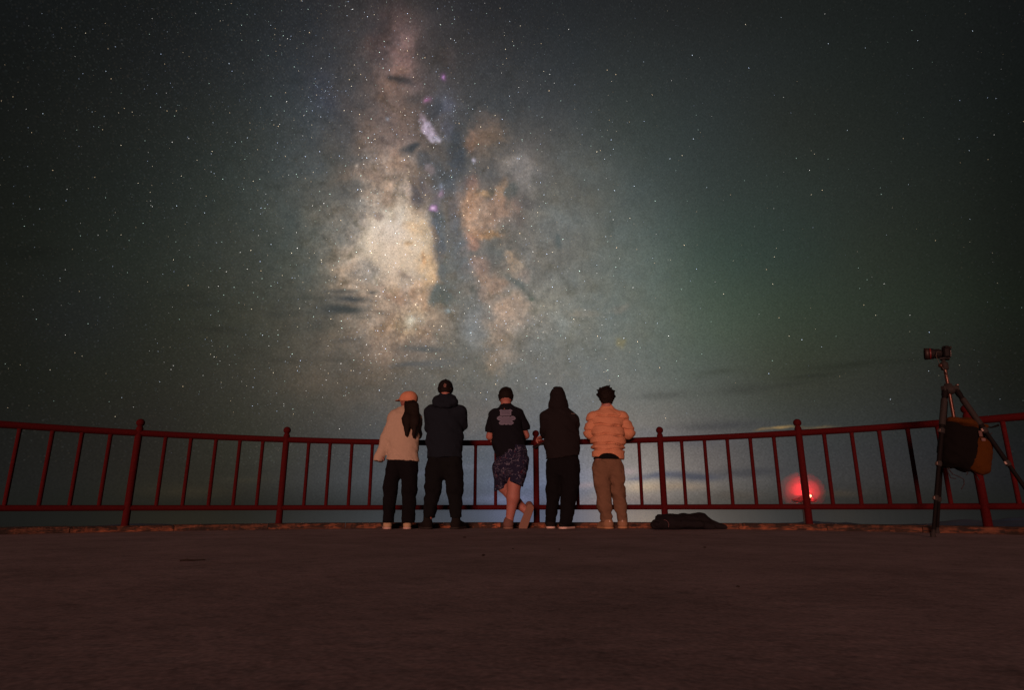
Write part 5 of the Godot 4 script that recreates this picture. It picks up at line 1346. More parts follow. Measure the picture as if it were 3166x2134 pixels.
func paint_chart() -> void:
	noise_soft = noise_bytes(11, 0.016, 5, CHART_W, CHART_H)
	noise_fine = noise_bytes(12, 0.05, 4, CHART_W, CHART_H)
	noise_grit = noise_bytes(16, 0.16, 3, CHART_W, CHART_H)
	noise_east = noise_bytes(13, 0.02, 4, CHART_W, CHART_H)
	noise_high = noise_bytes(14, 0.02, 4, CHART_W, CHART_H)
	var vein := FastNoiseLite.new()
	vein.seed = 18
	vein.frequency = 0.013
	vein.fractal_type = FastNoiseLite.FRACTAL_RIDGED
	vein.fractal_octaves = 5
	vein.fractal_gain = 0.55
	vein.domain_warp_enabled = true
	vein.domain_warp_amplitude = 26.0
	vein.domain_warp_frequency = 0.02
	noise_vein = vein.get_image(CHART_W, CHART_H).get_data()
	var flat := FastNoiseLite.new()
	flat.seed = 15
	flat.frequency = 0.03
	flat.fractal_octaves = 4
	var im_flat := flat.get_image(CHART_W / 5, CHART_H)
	im_flat.resize(CHART_W, CHART_H, Image.INTERPOLATE_CUBIC)
	noise_flat = im_flat.get_data()
	# airglow and the galaxy's diffuse light, lens vignette painted in at the edges: fourteen columns by nine rows of sky colour
	var glow := [
		"#141616 #161818 #191b1b #202324 #2a2b2d #323030 #2a2a2c #26282a #242627 #212323 #1e2120 #1b1e1d #181b1a #141616",
		"#141615 #181a19 #1d1f1f #26292a #34373a #413e3d #3a3a3b #323537 #2d3131 #282c2c #232726 #1e2220 #1a1d1c #141716",
		"#161816 #1b1d1b #212422 #2d312f #424647 #554f4b #4a4c4c #464848 #393f3d #2f3534 #282c29 #222623 #1c201e #151816",
		"#171916 #1c1f1c #242825 #343935 #50534f #6b645a #5e605f #625f58 #4b524f #363e3b #2d3430 #262b27 #1f231f #161916",
		"#191b17 #1f221e #282c27 #393c36 #52564f #7d7263 #686b66 #6b6a63 #5f6761 #3e4a43 #303a34 #2a3029 #212620 #171a16",
		"#1b1c18 #202220 #282a24 #383931 #525047 #736a5d #68685f #6f7068 #686e66 #4b564b #374035 #2d342b #242a22 #181c16",
		"#1a1b17 #20211c #282822 #36352e #4e4a41 #625c53 #686760 #6e6f6b #6c6f6a #525850 #3a4034 #30362c #242922 #181b15",
		"#1b1b19 #201f1c #262420 #302f28 #3e3d3a #4c4e50 #55595e #65686f #7e7873 #5e5a58 #404141 #333434 #262728 #1a1b1b",
		"#1c1c1b #21211e #28261f #2c2a25 #3a3b3b #4a4e53 #555b68 #6e748b #9c9694 #76706a #484644 #383634 #2a2928 #1c1c1d",
	]
	var base := Image.create_empty(14, 9, false, Image.FORMAT_RGBF)
	for y in 9:
		var row: PackedStringArray = glow[y].split(" ")
		for x in 14:
			base.set_pixel(x, y, Color(row[x]))
	# the grid spans 0..3166 by 0..1569.5 steps; pad by resizing into that rectangle of the chart
	var k := CHART_F / 1900.0
	var gw := int(3166 * k * 14.0 / 13.0)
	var gh := int(1569.5 * k * 9.0 / 8.0)
	base.resize(gw, gh, Image.INTERPOLATE_CUBIC)
	var gx := CHART_X - 1583 * k - gw / 28.0
	var gy := CHART_Y - 1067 * k - gh / 18.0
	var gd := base.get_data().to_float32_array()
	var n := CHART_W * CHART_H
	chart_r.resize(n)
	chart_g.resize(n)
	chart_b.resize(n)
	for y in CHART_H:
		var sy := clampi(int(y - gy), 0, gh - 1) * gw
		for x in CHART_W:
			var j := (sy + clampi(int(x - gx), 0, gw - 1)) * 3
			var i := y * CHART_W + x
			chart_r[i] = gd[j]
			chart_g[i] = gd[j + 1]
			chart_b[i] = gd[j + 2]
	paint_patches(
		"122 12 14 14 0 78 71 70 60 1 30; 122 28 13 14 0 92 84 81 65 1 30; 121 45 14 12 0 106 96 89 60 1 30; 158 97 9 10 0 158 142 125 55 1 40; 152 87 8 6 0 150 128 108 50 1 50;" +
		"122 22 6.5 12 4 92 79 77 70 1 40; 121 12 6 9 4 72 62 61 60 1 40; 120 33 8 8 0 104 90 84 70 1 40; 117 46 8 8 0 112 98 88 60 1 40; 116 74 10 14 0 158 140 120 60 1 20;" +
		"105 117 13 6 0 92 80 68 45 1 30; 123 41 9 15 0 104 93 84 70 1 40; 120 57 10 9 0 138 121 104 65 1 40; 121 74 12.5 15 0 166 150 128 75 1 30; 122 96 14 10 0 142 126 106 65 1 40;" +
		"150 64 11 12 0 116 105 94 55 1 40; 158 93 13 13 0 130 126 116 50 1 40; 155 44 10 8 0 88 82 76 50 1 40; 121 3 5 5 0 74 60 60 70 1 60; 118 12 5 6 20 70 58 57 65 1 60;" +
		"121 6 5 6 10 66 58 57 50 1 60; 127 10 4 5 10 60 54 53 30 3 60; 116 22 6 7 0 76 68 66 45 1 50; 111 30 9 10 0 70 69 68 45 1 50; 101 27 5 9 -15 56 60 72 45 1 60;" +
		"121 33 8 7 0 92 79 72 70 1 60; 124.4 17 4.6 7 8 126 100 93 66 3 60; 124.5 21.4 3 1.6 0 146 114 88 60 3 60; 139 17.7 3 3 0 76 69 68 45 3 60; 127.5 25 2 3 0 98 84 80 52 3 60;" +
		"121.6 28 4.5 2.6 -10 112 92 78 60 3 60; 123.5 24.3 3.2 1.7 14 46 48 49 54 3 60; 137 33 5 5 20 96 98 110 65 1 70; 127.5 30.5 3 2.4 -30 54 56 58 60 3 60; 134 34 2 4 0 52 57 62 52 3 60;" +
		"106 74 11 15 0 112 109 99 55 1 40; 115 76 8 14 0 148 138 121 70 1 50; 123 43 5 4 0 98 84 78 80 1 60; 119.5 49 7 5 0 152 137 120 80 1 60; 122.7 48 2 2 0 146 108 86 52 3 60;" +
		"119.5 52.5 7 3 10 156 130 104 75 1 60; 116.8 54.3 8 2.2 8 108 92 80 75 1 60; 124 53 3 3 0 120 98 84 45 3 60; 123.5 57.5 6 4.6 30 184 160 136 85 1 60; 117.5 59 6 4 0 150 138 120 60 1 60;" +
		"107.4 58.5 4 2.8 0 72 72 69 52 3 60; 103 50 5 6 0 70 73 70 50 1 50; 120.8 63.5 6.5 6 0 194 173 145 85 1 50; 115.5 64 4 5 0 150 138 120 45 3 60; 112 68 3 3 0 108 102 92 45 3 60;" +
		"127.5 66.5 4 4.6 -15 204 168 127 63 3 60; 121.5 72.5 7.5 8 0 216 202 178 92 1 6; 121 79 12 10 0 214 198 170 92 1 8; 121.5 74 6.5 7.5 0 228 216 196 85 1 4; 130 76 4.6 7.4 -14 224 186 138 52 3 60;" +
		"132.6 82 3.6 4.6 -10 228 186 134 56 3 60; 129 70.5 2.5 3.5 -25 214 176 128 52 3 60; 120.5 87 12 7 0 182 162 136 88 1 30; 132.9 85.6 2.6 2.3 0 230 188 138 52 3 60; 128.6 89 4 3.2 0 190 154 114 60 3 60;" +
		"124.3 90.4 2.2 1.4 20 132 108 94 60 3 60; 112 84 4 3 0 120 112 99 45 3 60; 121 99 14 8 0 156 138 114 80 1 35; 130 95 2.6 4.5 10 196 154 112 60 3 60; 126.6 99.5 4.6 4 0 222 202 156 60 3 60;" +
		"119.5 108 11 4 0 124 108 94 65 1 50; 118 103 3 2 0 120 104 84 45 3 60; 130.5 103 2.5 3 0 170 134 104 45 3 60; 146 103 4.5 6.5 0 136 136 131 40 3 70; 169.5 96 12 10 0 138 142 132 60 1 40;" +
		"172 69 9 6.5 10 122 126 120 55 1 60; 175 57 13 11 0 96 101 97 50 1 50; 152 42 5 3.4 0 120 101 82 56 3 70; 150 39 5 4 0 98 85 76 48 3 70; 146.4 44 2.6 3.6 10 142 113 96 60 3 70;" +
		"156 49 6 3 22 124 113 99 70 1 60; 161.4 53 6.5 5.5 20 134 127 119 75 1 60; 164 46 5 4 0 92 92 92 40 3 70; 145.3 55.7 2.6 2.8 0 148 113 98 60 3 70; 145.7 61 2.6 4.2 0 154 117 90 60 3 70;" +
		"146.5 67.5 3.8 8 -3 180 146 116 68 3 70; 149.5 66.5 5 6.5 0 172 144 118 60 3 70; 150 61 7 5 0 150 122 100 55 1 70; 157 70 7 7 0 132 122 110 45 1 60; 153.5 63.5 4.6 4.4 0 166 130 104 64 3 70;" +
		"149.9 59.2 2 1.6 0 168 137 98 64 3 70; 154.5 58.6 2.2 3.2 10 152 126 100 64 3 70; 151.7 59 1.1 1.8 0 88 88 80 64 3 70; 158 59.3 1.7 2.2 0 82 90 88 64 3 70; 160.3 63 1.6 2.4 0 146 122 108 64 3 70;" +
		"163 62 4 2.2 25 88 86 85 60 3 70; 159.5 67.5 3 4 10 104 95 88 56 3 70; 151 65 1.2 4 -12 128 102 82 48 3 70; 150.7 72.6 5.4 1.8 -5 188 142 96 64 3 70; 145.5 75.5 2.7 2.8 0 154 113 95 64 3 70;" +
		"147 82 4.4 2.3 -8 148 116 98 60 3 70; 153 78.8 3.8 4.2 -15 90 96 94 72 3 70; 154.5 74.5 2.4 2 0 96 98 94 60 3 70; 158.8 80.5 2.6 4.2 -8 172 149 122 68 3 70; 161 84.8 2.7 2 20 154 134 116 56 3 70;" +
		"164 78 3 5 0 128 124 114 44 3 70; 150.7 86.6 4.8 2.5 15 170 138 109 64 3 70; 155 87.5 2 1.6 0 154 127 106 56 3 70; 148 91.5 3 2.4 0 150 124 104 48 3 70; 160.5 88.3 7.2 1.2 38 92 98 92 85 1 40;" +
		"164.2 92 1.2 0.8 20 70 86 76 68 3 70; 171.9 74.7 0.9 2.2 -22 84 92 90 64 3 70; 168 76 3 1.4 40 100 102 98 48 3 70; 158.8 95.6 5.8 5 0 170 149 127 64 3 70; 147.5 99.5 5.5 6.5 0 116 118 114 60 3 70;" +
		"156 103 3 6.4 0 154 141 124 56 3 70; 154.7 109.5 4.4 4.4 0 154 135 114 56 3 70; 166 101 5 4 0 142 138 126 40 3 70; 191 94.8 3.4 1.2 -8 132 124 110 48 3 70; 181 96.9 4.4 1.2 -6 136 130 116 48 3 70;" +
		"192.2 105.5 1.8 1.8 0 140 128 84 44 3 70;" +
		"121 90 10 6 0 176 154 130 60 1 30; 122 98 11 6 0 162 142 118 55 1 30; 121 49 8 6 0 150 134 119 60 1 40; 121 57 8.5 5 0 164 145 126 60 1 40; 124 36 6 5 0 112 98 90 45 1 50;" +
		"148 68 5.5 7.5 0 172 144 120 50 1 60; 149.5 85 5 5 0 146 124 107 50 1 60; 158 96 6.5 6 0 164 146 127 55 1 40; 156 107 4.5 5 0 150 136 120 45 1 40; 149 44 5 5 0 126 107 94 45 1 60; 162 50 6 6 0 126 120 113 45 1 60; 122 73 5 5 0 222 206 188 60 1 5;" +
		"124 10 4.5 6 6 88 72 69 55 1 60; 124.4 17.5 5 7.5 8 134 108 101 70 1 60; 122 27.5 6 5 0 122 102 92 60 1 60; 120 36 7 5 0 118 101 93 55 1 60; 121 43.5 7 4 0 128 111 101 55 1 60; 127 24 3 4 0 104 88 84 50 1 60;" +
		"121.5 72.5 7 8 0 220 203 188 70 1 8; 122 80 9 7 0 214 190 164 60 1 15; 150 129 10 6 0 111 102 95 60 1 20; 128 126 7 5 0 104 95 86 40 1 20; 104 112 12 7 0 96 88 77 45 1 20;" +
		"121.5 95 8.5 6 0 180 158 134 50 1 40; 122 104 10 6 0 148 130 112 55 1 40; 124 108.5 9 4 0 126 112 98 40 1 40;", noise_soft, 9.0)
	paint_patches(
		"123.5 24.3 3.1 1.5 14 52 52 54 72 3 70; 120 19 2 3 20 84 74 71 55 3 70; 118.5 43 3 1.2 10 98 86 79 55 3 70; 123 51.5 2.6 1 12 128 110 94 55 3 70; 119 55 3.4 1 8 122 106 92 55 3 70; 117 66.5 2 1.4 20 134 120 105 55 3 70; 121 61 1.4 2.4 15 144 126 108 50 3 70; 124.6 84.5 2.6 1 25 150 128 106 60 3 70; 120.6 91.5 3 1.2 20 142 120 100 60 3 70; 127.6 91.4 1.2 2 0 148 122 98 60 3 70; 118 97 3 1 10 118 104 88 55 3 70;" +
		"134.4 69.5 1.5 4.23 -16 92 92 97 73 3 70; 136.2 76.5 1.5 4.23 -12 92 95 99 73 3 70; 137.4 83.5 1.32 3.31 -8 92 97 98 69 3 70; 131 57 1.41 2.76 -10 84 82 86 64 3 70; 141 66 2.29 7.36 -4 90 94 102 55 3 70;" +
		"142 80 2.29 6.44 0 100 103 104 46 3 70; 143.4 58 1.23 4.6 0 84 88 92 50 3 70; 149.5 69.5 0.704 2.21 20 130 108 90 50 3 70; 152.6 66 0.704 1.84 -15 118 100 88 55 3 70; 147.7 72 .9 1.6 30 124 104 88 55 1 50;" +
		"156.5 63.4 0.88 2.02 15 104 96 90 55 3 70; 163 70 2.64 1.1 30 98 98 94 50 3 70; 168 64 2.29 1.1 35 96 100 98 46 3 70; 129 59.5 2.29 4.23 -12 72 70 73 78 3 70; 127 45.5 3.34 1.66 -38 54 59 63 82 3 70;" +
		"131 50 2.64 3.68 -20 66 70 74 64 3 70; 136.9 55.4 3.52 6.62 -6 78 84 89 69 3 70; 141 46 2.64 7.36 -4 62 68 74 69 3 70; 135.6 69.5 2.64 8.74 -8 90 96 97 78 3 70; 140.5 74 3.52 5.52 0 96 101 102 64 3 70;" +
		"133 58 1.76 2.76 0 112 104 104 36 3 70; 139 82 3.52 3.68 0 94 100 98 64 3 70; 136.6 90.7 4.05 4.42 10 84 93 90 84 3 70; 139.5 87 2.64 2.76 0 98 102 98 55 3 70; 133.5 72.5 1.23 3.22 -28 120 100 82 64 3 70;" +
		"126.7 75.2 1.23 0.552 0 172 146 110 64 3 70; 131 79.5 0.704 1.84 -20 180 140 98 55 3 70; 123.8 93 1.76 1.84 30 140 116 98 50 3 70; 117.5 88.5 2.11 1.1 20 146 126 108 46 3 70; 118 72 0.88 2.3 20 168 152 130 32 3 70;" +
		"125 69 1.76 1.1 -30 176 152 122 41 3 70; 121.5 67 1.06 2.02 10 164 142 116 41 3 70; 119 61.5 1.23 1.84 20 140 122 104 46 3 70; 133 40 1.41 4.05 -24 182 172 192 84 3 70; 131.2 36.5 1.06 1.84 -20 150 138 150 64 3 70;" +
		"134.4 43.4 1.76 1.29 20 178 174 188 69 3 70; 138 40 1.76 2.76 10 96 98 112 46 3 70; 132.9 52.7 2.29 1.29 30 128 116 116 64 3 70; 135 61 1.94 2.39 0 112 104 108 55 3 70; 137 23.6 .9 .9 0 150 96 152 70 1 0;" +
		"137 23.6 .45 .45 0 205 150 205 80 1 0; 132 30.8 1 .9 0 150 100 135 75 1 0; 131.6 30.8 .4 .4 0 190 130 165 70 1 0; 133.9 64 1.67 1.38 20 158 108 156 69 3 70; 133.7 64.1 .8 .7 0 240 205 235 90 1 0;" +
		"136.6 59.7 .8 .8 0 160 135 155 70 1 0; 136.4 58 .6 1 0 140 150 165 60 1 0; 146.4 49.8 .8 .7 30 190 186 202 75 1 0; 119.5 36.8 .5 .5 0 160 165 170 70 1 0; 110 51.6 .6 .6 0 200 182 160 70 1 0;" +
		"138.5 95.8 .8 .8 0 185 210 220 65 1 0; 126.4 99.4 1.1 1.3 0 250 244 225 60 1 0;", noise_fine, 6.0)
	# mottling: the galaxy is made of clumps at every size
	for y in CHART_H:
		for x in CHART_W:
			var i := y * CHART_W + x
			var q := (x - 470.0 - (y - 300.0) * 0.12) / 250.0
			var m := exp(-q * q) * clampf((chart_r[i] + chart_g[i]) * 0.9, 0.0, 1.0) * clampf((520.0 - y) / 140.0, 0.0, 1.0)
			m *= 1.0 - 0.75 * smoothstep(0.55, 0.8, chart_g[i])
			var t := 1.0 + m * ((noise_fine[i] - 128) * 0.0013 + (noise_soft[i] - 128) * 0.0006 + (noise_grit[i] - 128) * 0.0012)
			var dust := m * smoothstep(0.66, 0.93, noise_vein[i] / 255.0) * 0.16
			t *= 1.0 - dust
			chart_r[i] *= t * (1.0 + m * (0.012 + (noise_east[i] - 128) * 0.0005))
			chart_g[i] *= t * (1.0 - m * 0.008)
			chart_b[i] *= t * (1.0 - 0.2 * dust) * (1.0 + m * (0.025 - (noise_east[i] - 128) * 0.0005))
	paint_patches(
		"106 89.9 5 .9 0 74 75 73 95 1 50; 108.7 92.3 6 1.1 3 70 72 72 97 1 50; 106 95.6 7 1.6 2 64 67 66 97 1 50; 114.9 90.3 1.4 .5 0 74 74 72 75 1 40; 98 100.6 7 1.4 0 64 66 62 70 1 50; 107.4 105 5 .7 -4 84 80 75 65 1 50; 112 98 3 .8 0 92 90 84 50 1 50; 88 97 6 1 0 56 58 54 50 1 50; 95 92 5 .8 0 66 68 63 50 1 50;" +
		"131.5 107.8 6.4 .9 2 86 88 88 95 1 50; 127.5 112.4 6.4 .8 -5 88 87 86 92 1 50; 136 112 7 1.6 -3 98 98 97 65 1 50; 110 114.5 3 .6 0 80 75 70 70 1 40; 103 111 5 .7 0 74 70 64 50 1 50; 125 117.5 6 .7 0 94 90 84 50 1 50; 112 120 6 1 0 78 76 70 45 1 50; 150 108 8 1.4 -2 104 105 103 45 1 50; 62 94 8 1 2 40 42 38 45 1 50; 66 101.6 7 1 0 40 40 36 55 1 50; 55 91 8 1.2 4 36 38 35 45 1 50; 8 78 9 2 0 22 24 21 60 1 40; 75 108 7 1 3 50 48 42 45 1 50; 88 111.4 7 1 4 56 54 48 45 1 50;" +
		"270 112.3 20 1 -5 37 36 33 75 1 60; 253 116.1 10 .8 -6 42 42 38 75 1 60; 231 120.5 10 1.6 -4 58 59 55 60 1 60; 222 114.8 8 1 -6 64 66 60 60 1 60; 245 119 8 .7 -6 50 50 46 60 1 60; 290 110.5 12 .8 -4 30 31 28 60 1 60; 208 122 10 1.4 -3 74 75 71 50 1 60;" +
		"225 131.5 13 1.3 -2 62 62 64 70 1 50; 241.4 132.4 4 .42 -4 164 131 82 90 1 20; 252.4 132.2 6 .5 0 98 83 62 75 1 40; 235.5 132.9 2 .3 -6 140 112 72 70 1 20; 246 134.5 8 1 0 58 57 58 60 1 40; 215 136 12 2 0 84 83 88 55 1 40; 200 134 9 2 0 104 104 108 50 1 40;" +
		"197.4 150.6 7.5 2 0 208 182 154 90 1 40; 181.7 150.1 5 .9 -2 172 150 152 75 1 40; 191 153.5 8 1.6 0 180 160 146 60 1 40; 209.5 150.5 9 1.4 0 152 132 112 75 1 40; 226.7 153.1 8 1.4 0 94 84 75 70 1 40; 259.3 152.6 7 1.2 0 78 68 58 70 1 50; 193 145.6 4.4 .9 -4 166 146 146 70 1 40; 186 146 6 1 0 140 134 146 50 1 40;" +
		"203 147 6.6 .95 -3 88 90 104 80 1 40; 214.6 147.4 8.4 1.2 0 70 72 82 85 1 40; 196 147.8 3 .35 -6 98 98 114 75 1 30; 232 146 10 1.4 0 58 58 62 60 1 40; 175 147 6 1.6 0 120 122 140 50 1 40; 160 150 9 2 0 108 118 148 55 1 40; 138 152 9 2.4 0 94 98 110 40 1 40; 157 154.6 9 1.9 0 142 148 184 88 1 20; 146 154.8 8 1.4 0 112 120 142 60 1 20; 187 155.2 13 1.7 0 188 174 178 85 1 20; 197 154 10 1.5 0 172 152 142 60 1 20; 253 156 8 .8 0 92 76 66 60 1 20; 130 146 8 1 0 92 96 112 45 1 40; 145 144 7 .9 0 104 106 118 40 1 40;" +
		"56 151.8 16 2.2 0 58 51 39 60 1 50; 75 148 8 1 0 56 52 42 50 1 50; 40 155 12 1 0 44 40 36 50 1 40; 85 141 7 2 0 60 60 54 40 1 50;", noise_flat, 1.6)


func lin(c: float) -> float:
	return c / 12.92 if c <= 0.04045 else pow((c + 0.055) / 1.055, 2.4)

func make_sky() -> ImageTexture:
	paint_chart()
	var rng := RandomNumberGenerator.new()
	rng.seed = 4242
	var w := 4096
	var h := 2048
	# the rest of the sky: dim airglow, a little brighter low down, and the galaxy going on over the zenith
	var low := Image.create_empty(512, 256, false, Image.FORMAT_RGBAF)
	var wide := noise_bytes(21, 0.02, 4, 512, 256)
	var pole := Vector3(0.955, 0.06, 0.29).normalized()
	for y in 256:
		var alt := (0.5 - (y + 0.5) / 256.0) * PI
		for x in 512:
			var az := (x + 0.5) / 512.0 * TAU
			var d := Vector3(sin(az) * cos(alt), sin(alt), -cos(az) * cos(alt))
			var q := d.dot(pole) / 0.17
			var milk := exp(-q * q) * (0.5 + wide[y * 512 + x] / 255.0) * smoothstep(0.0, 0.5, alt)
			var near := exp(-absf(alt) * 4.0)
			var c := Color(0.092 + 0.012 * near + 0.09 * milk, 0.1 + 0.008 * near + 0.088 * milk, 0.094 - 0.004 * near + 0.09 * milk)
			if alt < 0.0:
				c = Color(0.09, 0.095, 0.1)
			low.set_pixel(x, y, Color(lin(c.r), lin(c.g), lin(c.b)))
	low.resize(w, h, Image.INTERPOLATE_BILINEAR)
	# the chart's window on the panorama
	var half := 600
	var top := 410
	var bottom := 1028
	var win := PackedFloat32Array()
	var ww := half * 2
	var wh := bottom - top
	win.resize(ww * wh * 4)
	var sin_c := PackedFloat32Array()
	var cos_c := PackedFloat32Array()
	for x in ww:
		var az := (x + 0.5 - half) / w * TAU
		sin_c.append(sin(az))
		cos_c.append(cos(az))
	var s0 := sin(deg_to_rad(CHART_UP))
	var c0 := cos(deg_to_rad(CHART_UP))
	var table := PackedFloat32Array()
	for i in 1025:
		table.append(lin(i / 1024.0))
	var back_dim := lin(0.094)
	for y in wh:
		var alt := (0.5 - (y + top + 0.5) / h) * PI
		var sa := sin(alt)
		var ca := cos(alt)
		var deg := rad_to_deg(alt)
		var green := 1.075 + clampf((deg - 10.0) / 8.0, 0.0, 1.0) * 0.35
		for x in ww:
			var o := (y * ww + x) * 4
			var zf := sa * s0 + ca * c0 * cos_c[x]
			var u := ca * sin_c[x] / zf * CHART_F + CHART_X - 0.5
			var v := CHART_Y - (sa * c0 - ca * s0 * cos_c[x]) / zf * CHART_F - 0.5
			var edge := minf(minf(u, CHART_W - 2 - u), minf(v, CHART_H - 2 - v))
			if edge <= 0.0:
				win[o + 3] = 0.0
				continue
			var iu := int(u)
			var iv := int(v)
			var fu := u - iu
			var fv := v - iv
			var i := iv * CHART_W + iu
			var w00 := (1.0 - fu) * (1.0 - fv)
			var w10 := fu * (1.0 - fv)
			var w01 := (1.0 - fu) * fv
			var w11 := fu * fv
			var j := i + CHART_W
			var grain := 1.0 + rng.randfn(0.0, 0.035)
			var r := table[clampi(int((chart_r[i] * w00 + chart_r[i + 1] * w10 + chart_r[j] * w01 + chart_r[j + 1] * w11) * grain * 1024.0), 0, 1024)]
			var g := table[clampi(int((chart_g[i] * w00 + chart_g[i + 1] * w10 + chart_g[j] * w01 + chart_g[j + 1] * w11) * grain * 1024.0), 0, 1024)]
			var b := table[clampi(int((chart_b[i] * w00 + chart_b[i + 1] * w10 + chart_b[j] * w01 + chart_b[j + 1] * w11) * grain * 1024.0), 0, 1024)]
			win[o] = r
			win[o + 1] = minf(g, green * maxf(r, b))
			win[o + 2] = b
			win[o + 3] = clampf(edge / 44.0, 0.0, 1.0)
	var window := Image.create_from_data(ww, wh, false, Image.FORMAT_RGBAF, win.to_byte_array())
	low.blend_rect(window, Rect2i(half, 0, half, wh), Vector2i(0, top))
	low.blend_rect(window, Rect2i(0, 0, half, wh), Vector2i(w - half, top))
	add_stars(low, rng)
	return ImageTexture.create_from_image(crisp(low, top - 14, bottom - 1))

func star(sky: Image, x: float, y: float, size: float, c: Color, power: float) -> void:
	var reach := int(ceil(size * 2.4))
	var stretch := 1.0 / maxf(0.25, cos((0.5 - y / 2048.0) * PI))
	for dy in range(-reach, reach + 1):
		for dx in range(-int(reach * stretch) - 1, int(reach * stretch) + 2):
			var px := floori(x) + dx
			var py := floori(y) + dy
			var ex := (px + 0.5 - x) / stretch
			var ey := py + 0.5 - y
			var t := exp(-(ex * ex + ey * ey) / (size * size)) * power
			if t > 0.002 and py > 0 and py < 1018:
				px = posmod(px, 4096)
				var was := sky.get_pixel(px, py)
				sky.set_pixel(px, py, Color(was.r + c.r * t, was.g + c.g * t, was.b + c.b * t, 1.0))

func add_stars(sky: Image, rng: RandomNumberGenerator) -> void:
	# faint stars of the chart, thicker where the galaxy is bright, thinner low in the haze
	var tints := [Color(1.0, 0.95, 0.9), Color(0.75, 0.85, 1.0), Color(1.0, 0.75, 0.5), Color(0.8, 1.0, 0.9), Color(0.65, 0.75, 1.0), Color(1.0, 0.85, 0.65)]
	for i in 230000:
		var cx := rng.randf() * CHART_W
		var cy := rng.randf() * (CHART_H - 62)
		var roll := rng.randf()
		var tint: Color = tints[rng.randi() % 6]
		var k := int(cy) * CHART_W + int(cx)
		var lum := (chart_r[k] + chart_g[k] + chart_b[k]) / 3.0
		var milky := clampf(lum * 2.1, 0.0, 1.0) * exp(-pow((cx - 480.0) / 300.0, 2.0))
		if roll > 0.025 + 0.42 * milky + 0.13 * exp(-pow((cx - 260.0) / 210.0, 2.0)) * (1.0 - 0.7 * cy / CHART_H):
			continue
		var u := (cx - CHART_X) / CHART_F
		var v := (CHART_Y - cy) / CHART_F
		var s0 := sin(deg_to_rad(CHART_UP))
		var c0 := cos(deg_to_rad(CHART_UP))
		var d := Vector3(u, v * c0 + s0, c0 - v * s0).normalized()
		var px := atan2(d.x, d.z) / TAU * 4096.0
		var py := acos(d.y) / PI * 2048.0
		var power := 0.012 * (0.6 + 0.8 * rng.randf()) * (0.7 + 2.2 * milky + 7.0 * lum * lum * milky)
		star(sky, px, py, 0.4, tint, power)
	# the rest of the vault
	for i in 5000:
		var d := Vector3(rng.randfn(), absf(rng.randfn()), rng.randfn()).normalized()
		var mag := pow(rng.randf(), 7.0)
		var tint: Color = tints[rng.randi() % 6]
		if d.z < -0.3 and absf(d.x / d.z) < 1.6 and d.y < 0.85:
			continue
		star(sky, atan2(d.x, -d.z) / TAU * 4096.0, acos(d.y) / PI * 2048.0, 0.45 + 0.3 * mag, tint, 0.02 + 0.2 * mag)
	# bright stars and clusters: place, size, tint, strength


# The renderer reads the sky with a smoothing cubic; filter the other way first, so that stars stay points.
func crisp(im: Image, y0: int, y1: int) -> Image:
	var w := im.get_width()
	var data := im.get_data().to_float32_array()
	var z := -0.22
	var gain := (1.0 - z) * (1.0 - z)
	var half := 610
	var n := half * 2
	var line := PackedFloat32Array()
	for y in range(y0, y1):
		for ch in 3:
			line.resize(n)
			var last := 0.0
			for x in n:
				var o := (y * w + posmod(x - half, w)) * 4 + ch
				last = data[o] * gain + z * last if x > 0 else data[o] * (1.0 - z)
				line[x] = last
			last = line[n - 1] / (1.0 - z)
			for x in range(n - 1, -1, -1):
				last = line[x] + z * last
				data[(y * w + posmod(x - half, w)) * 4 + ch] = last
	for x in n:
		var col := posmod(x - half, w)
		for ch in 3:
			var last := 0.0
			for y in range(y0, y1):
				var o := (y * w + col) * 4 + ch
				last = data[o] * gain + z * last if y > y0 else data[o] * (1.0 - z)
				data[o] = last
			last = data[((y1 - 1) * w + col) * 4 + ch] / (1.0 - z)
			for y in range(y1 - 1, y0 - 1, -1):
				var o := (y * w + col) * 4 + ch
				last = data[o] + z * last
				data[o] = maxf(last, 0.0)
	return Image.create_from_data(w, im.get_height(), false, Image.FORMAT_RGBAF, data.to_byte_array())

